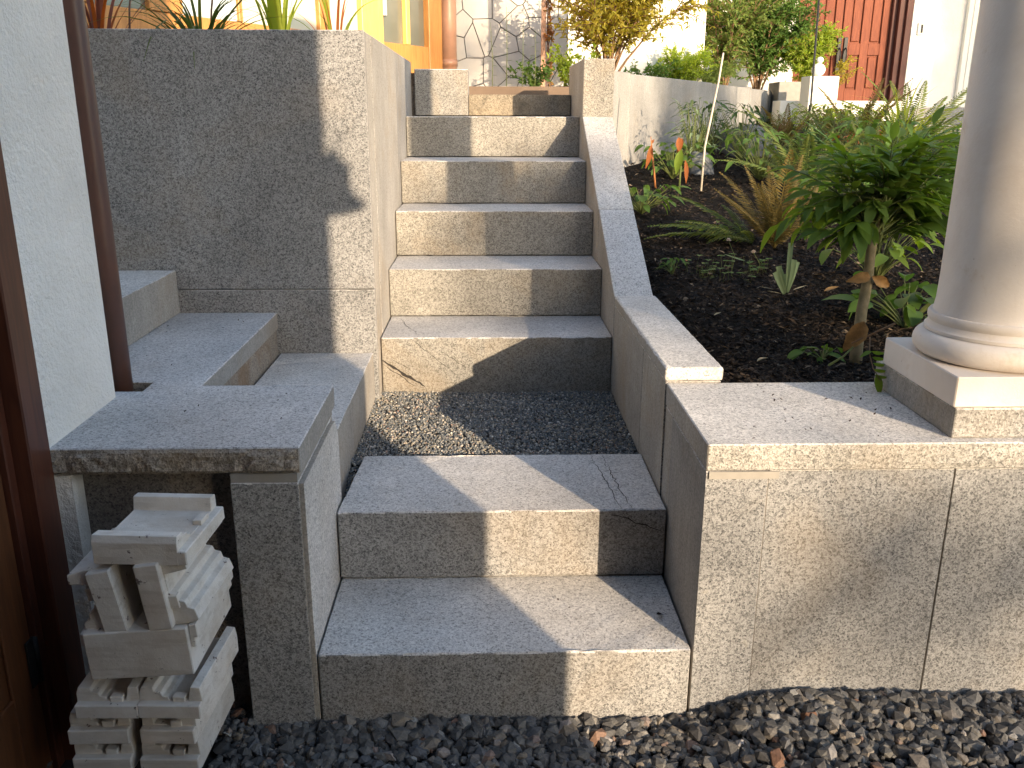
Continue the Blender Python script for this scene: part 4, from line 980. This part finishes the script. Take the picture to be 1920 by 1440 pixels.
fleck(.765, .14, H, .022, 'small brown leaf scrap on the right end of the lowest step')

# ---------------------------------------------------------------- trees behind the viewer (soft shade)
def far_tree(label, ux, yd, blobs, seed, lf=.15):
    """crown clusters given where their shade falls: u = x+.54y, zq = z+.27y at y = 0"""
    q = random.Random(seed); bx = ux-.54*yd; t = thing('garden_tree', (bx, yd, 0), label, 'tree', 'trees behind the viewer')
    top = max(b[1]+b[3] for b in blobs)-.27*yd
    tube('trunk', [(bx, yd, -.2), (bx+.1, yd, top*.5), (bx, yd, top)], [.10, .07, .02], BARK, t, 8)
    vs, fs = [], []
    for (uc, zc, ru, rz, cov) in blobs:
        n = int(cov*4*ru*rz/(lf*lf*.6*.36))
        tube('limb', [(bx, yd, zc-.27*yd-rz*.6), (uc-.54*yd, yd, zc-.27*yd)], [.03, .012], BARK, t, 6)
        for i in range(n):
            a, b_ = q.uniform(-1, 1), q.uniform(-1, 1)
            if (abs(a)**3+abs(b_)**3) > 1: continue
            p = Vector((uc+a*ru-.54*yd, yd+q.uniform(-.6, .6), zc+b_*rz-.27*yd)); k = noise.noise(Vector((p.x*2.2, seed, p.z*2.2)))
            if k < -.15 and q.random() < .75: continue
            leaf_geo(vs, fs, Mx(p, rv(q)), lf, lf*.6, .2, .2, 2)
    link('crown', pyd(vs, fs), L_LOW, t, False, kind='stuff')
far_tree('leafy tree far behind the viewer shading the garden bed', 2.3, -20, [(1.19, .20, .25, .48, 1.8), (2.35, 1.15, 1.15, .55, 1.4), (1.60, .55, .34, .30, 1.4), (2.6, .45, .7, .3, .8), (1.50, 1.45, .10, .75, .5), (1.85, 1.38, .22, .42, 5.0)], 201)
far_tree('narrow tree far behind the viewer shading the middle of the back wall', 5.7, -22, [(5.45, 2.75, .85, .80, 8.0)], 202)
far_tree('slim tree far behind the viewer shading the stone faced wall', 3.3, -24, [(3.28, 3.65, .30, .62, 2.4)], 203)
far_tree('unseen tree added far behind the viewer to shade the wall right of the red door', 11.9, -26, [(12.0, 4.5, 1.5, 1.5, 6.0), (9.05, 4.35, .45, .7, .9)], 204)  # crown added to stand in for porch shade beside the door

def blocker_hedge(label, x0, x1, y0, y1, h, seed):  # unseen, added to block low bright sky and darken shaded faces
    q = random.Random(seed); t = thing('blocker_hedge', ((x0+x1)/2, (y0+y1)/2, -.16), label, 'blocker_hedge', 'added hedges blocking low sky')
    box('core', x0+.2, x1-.2, y0+.2, y1-.2, -.2, h-.2, L_FERND, t, .02)
    vs, fs = [], []
    n = int(((x1-x0)+(y1-y0))*h*40)
    for i in range(n):
        z = h*q.random(); e = q.random()*2*((x1-x0)+(y1-y0)); a = x1-x0; b_ = y1-y0
        if e < a: p = (x0+e, y0, z)
        elif e < a+b_: p = (x1, y0+e-a, z)
        elif e < 2*a+b_: p = (x1-(e-a-b_), y1, z)
        else: p = (x0, y1-(e-2*a-b_), z)
        if i % 6 == 0: p = (q.uniform(x0, x1), q.uniform(y0, y1), h)
        leaf_geo(vs, fs, Mx(Vector(p)+rv(q, .12), rv(q)), .22, .12, .2, .2, 1)
    link('foliage', pyd(vs, fs), L_FERND, t, False, kind='stuff')
blocker_hedge('tall dark hedge added unseen far right of the viewer to block low sky', 15, 16.2, -14, 9, 3.6, 301)
blocker_hedge('tall dark hedge added unseen far behind the viewer to block low sky', 1.8, 15, -17, -15.8, 3.9, 302)
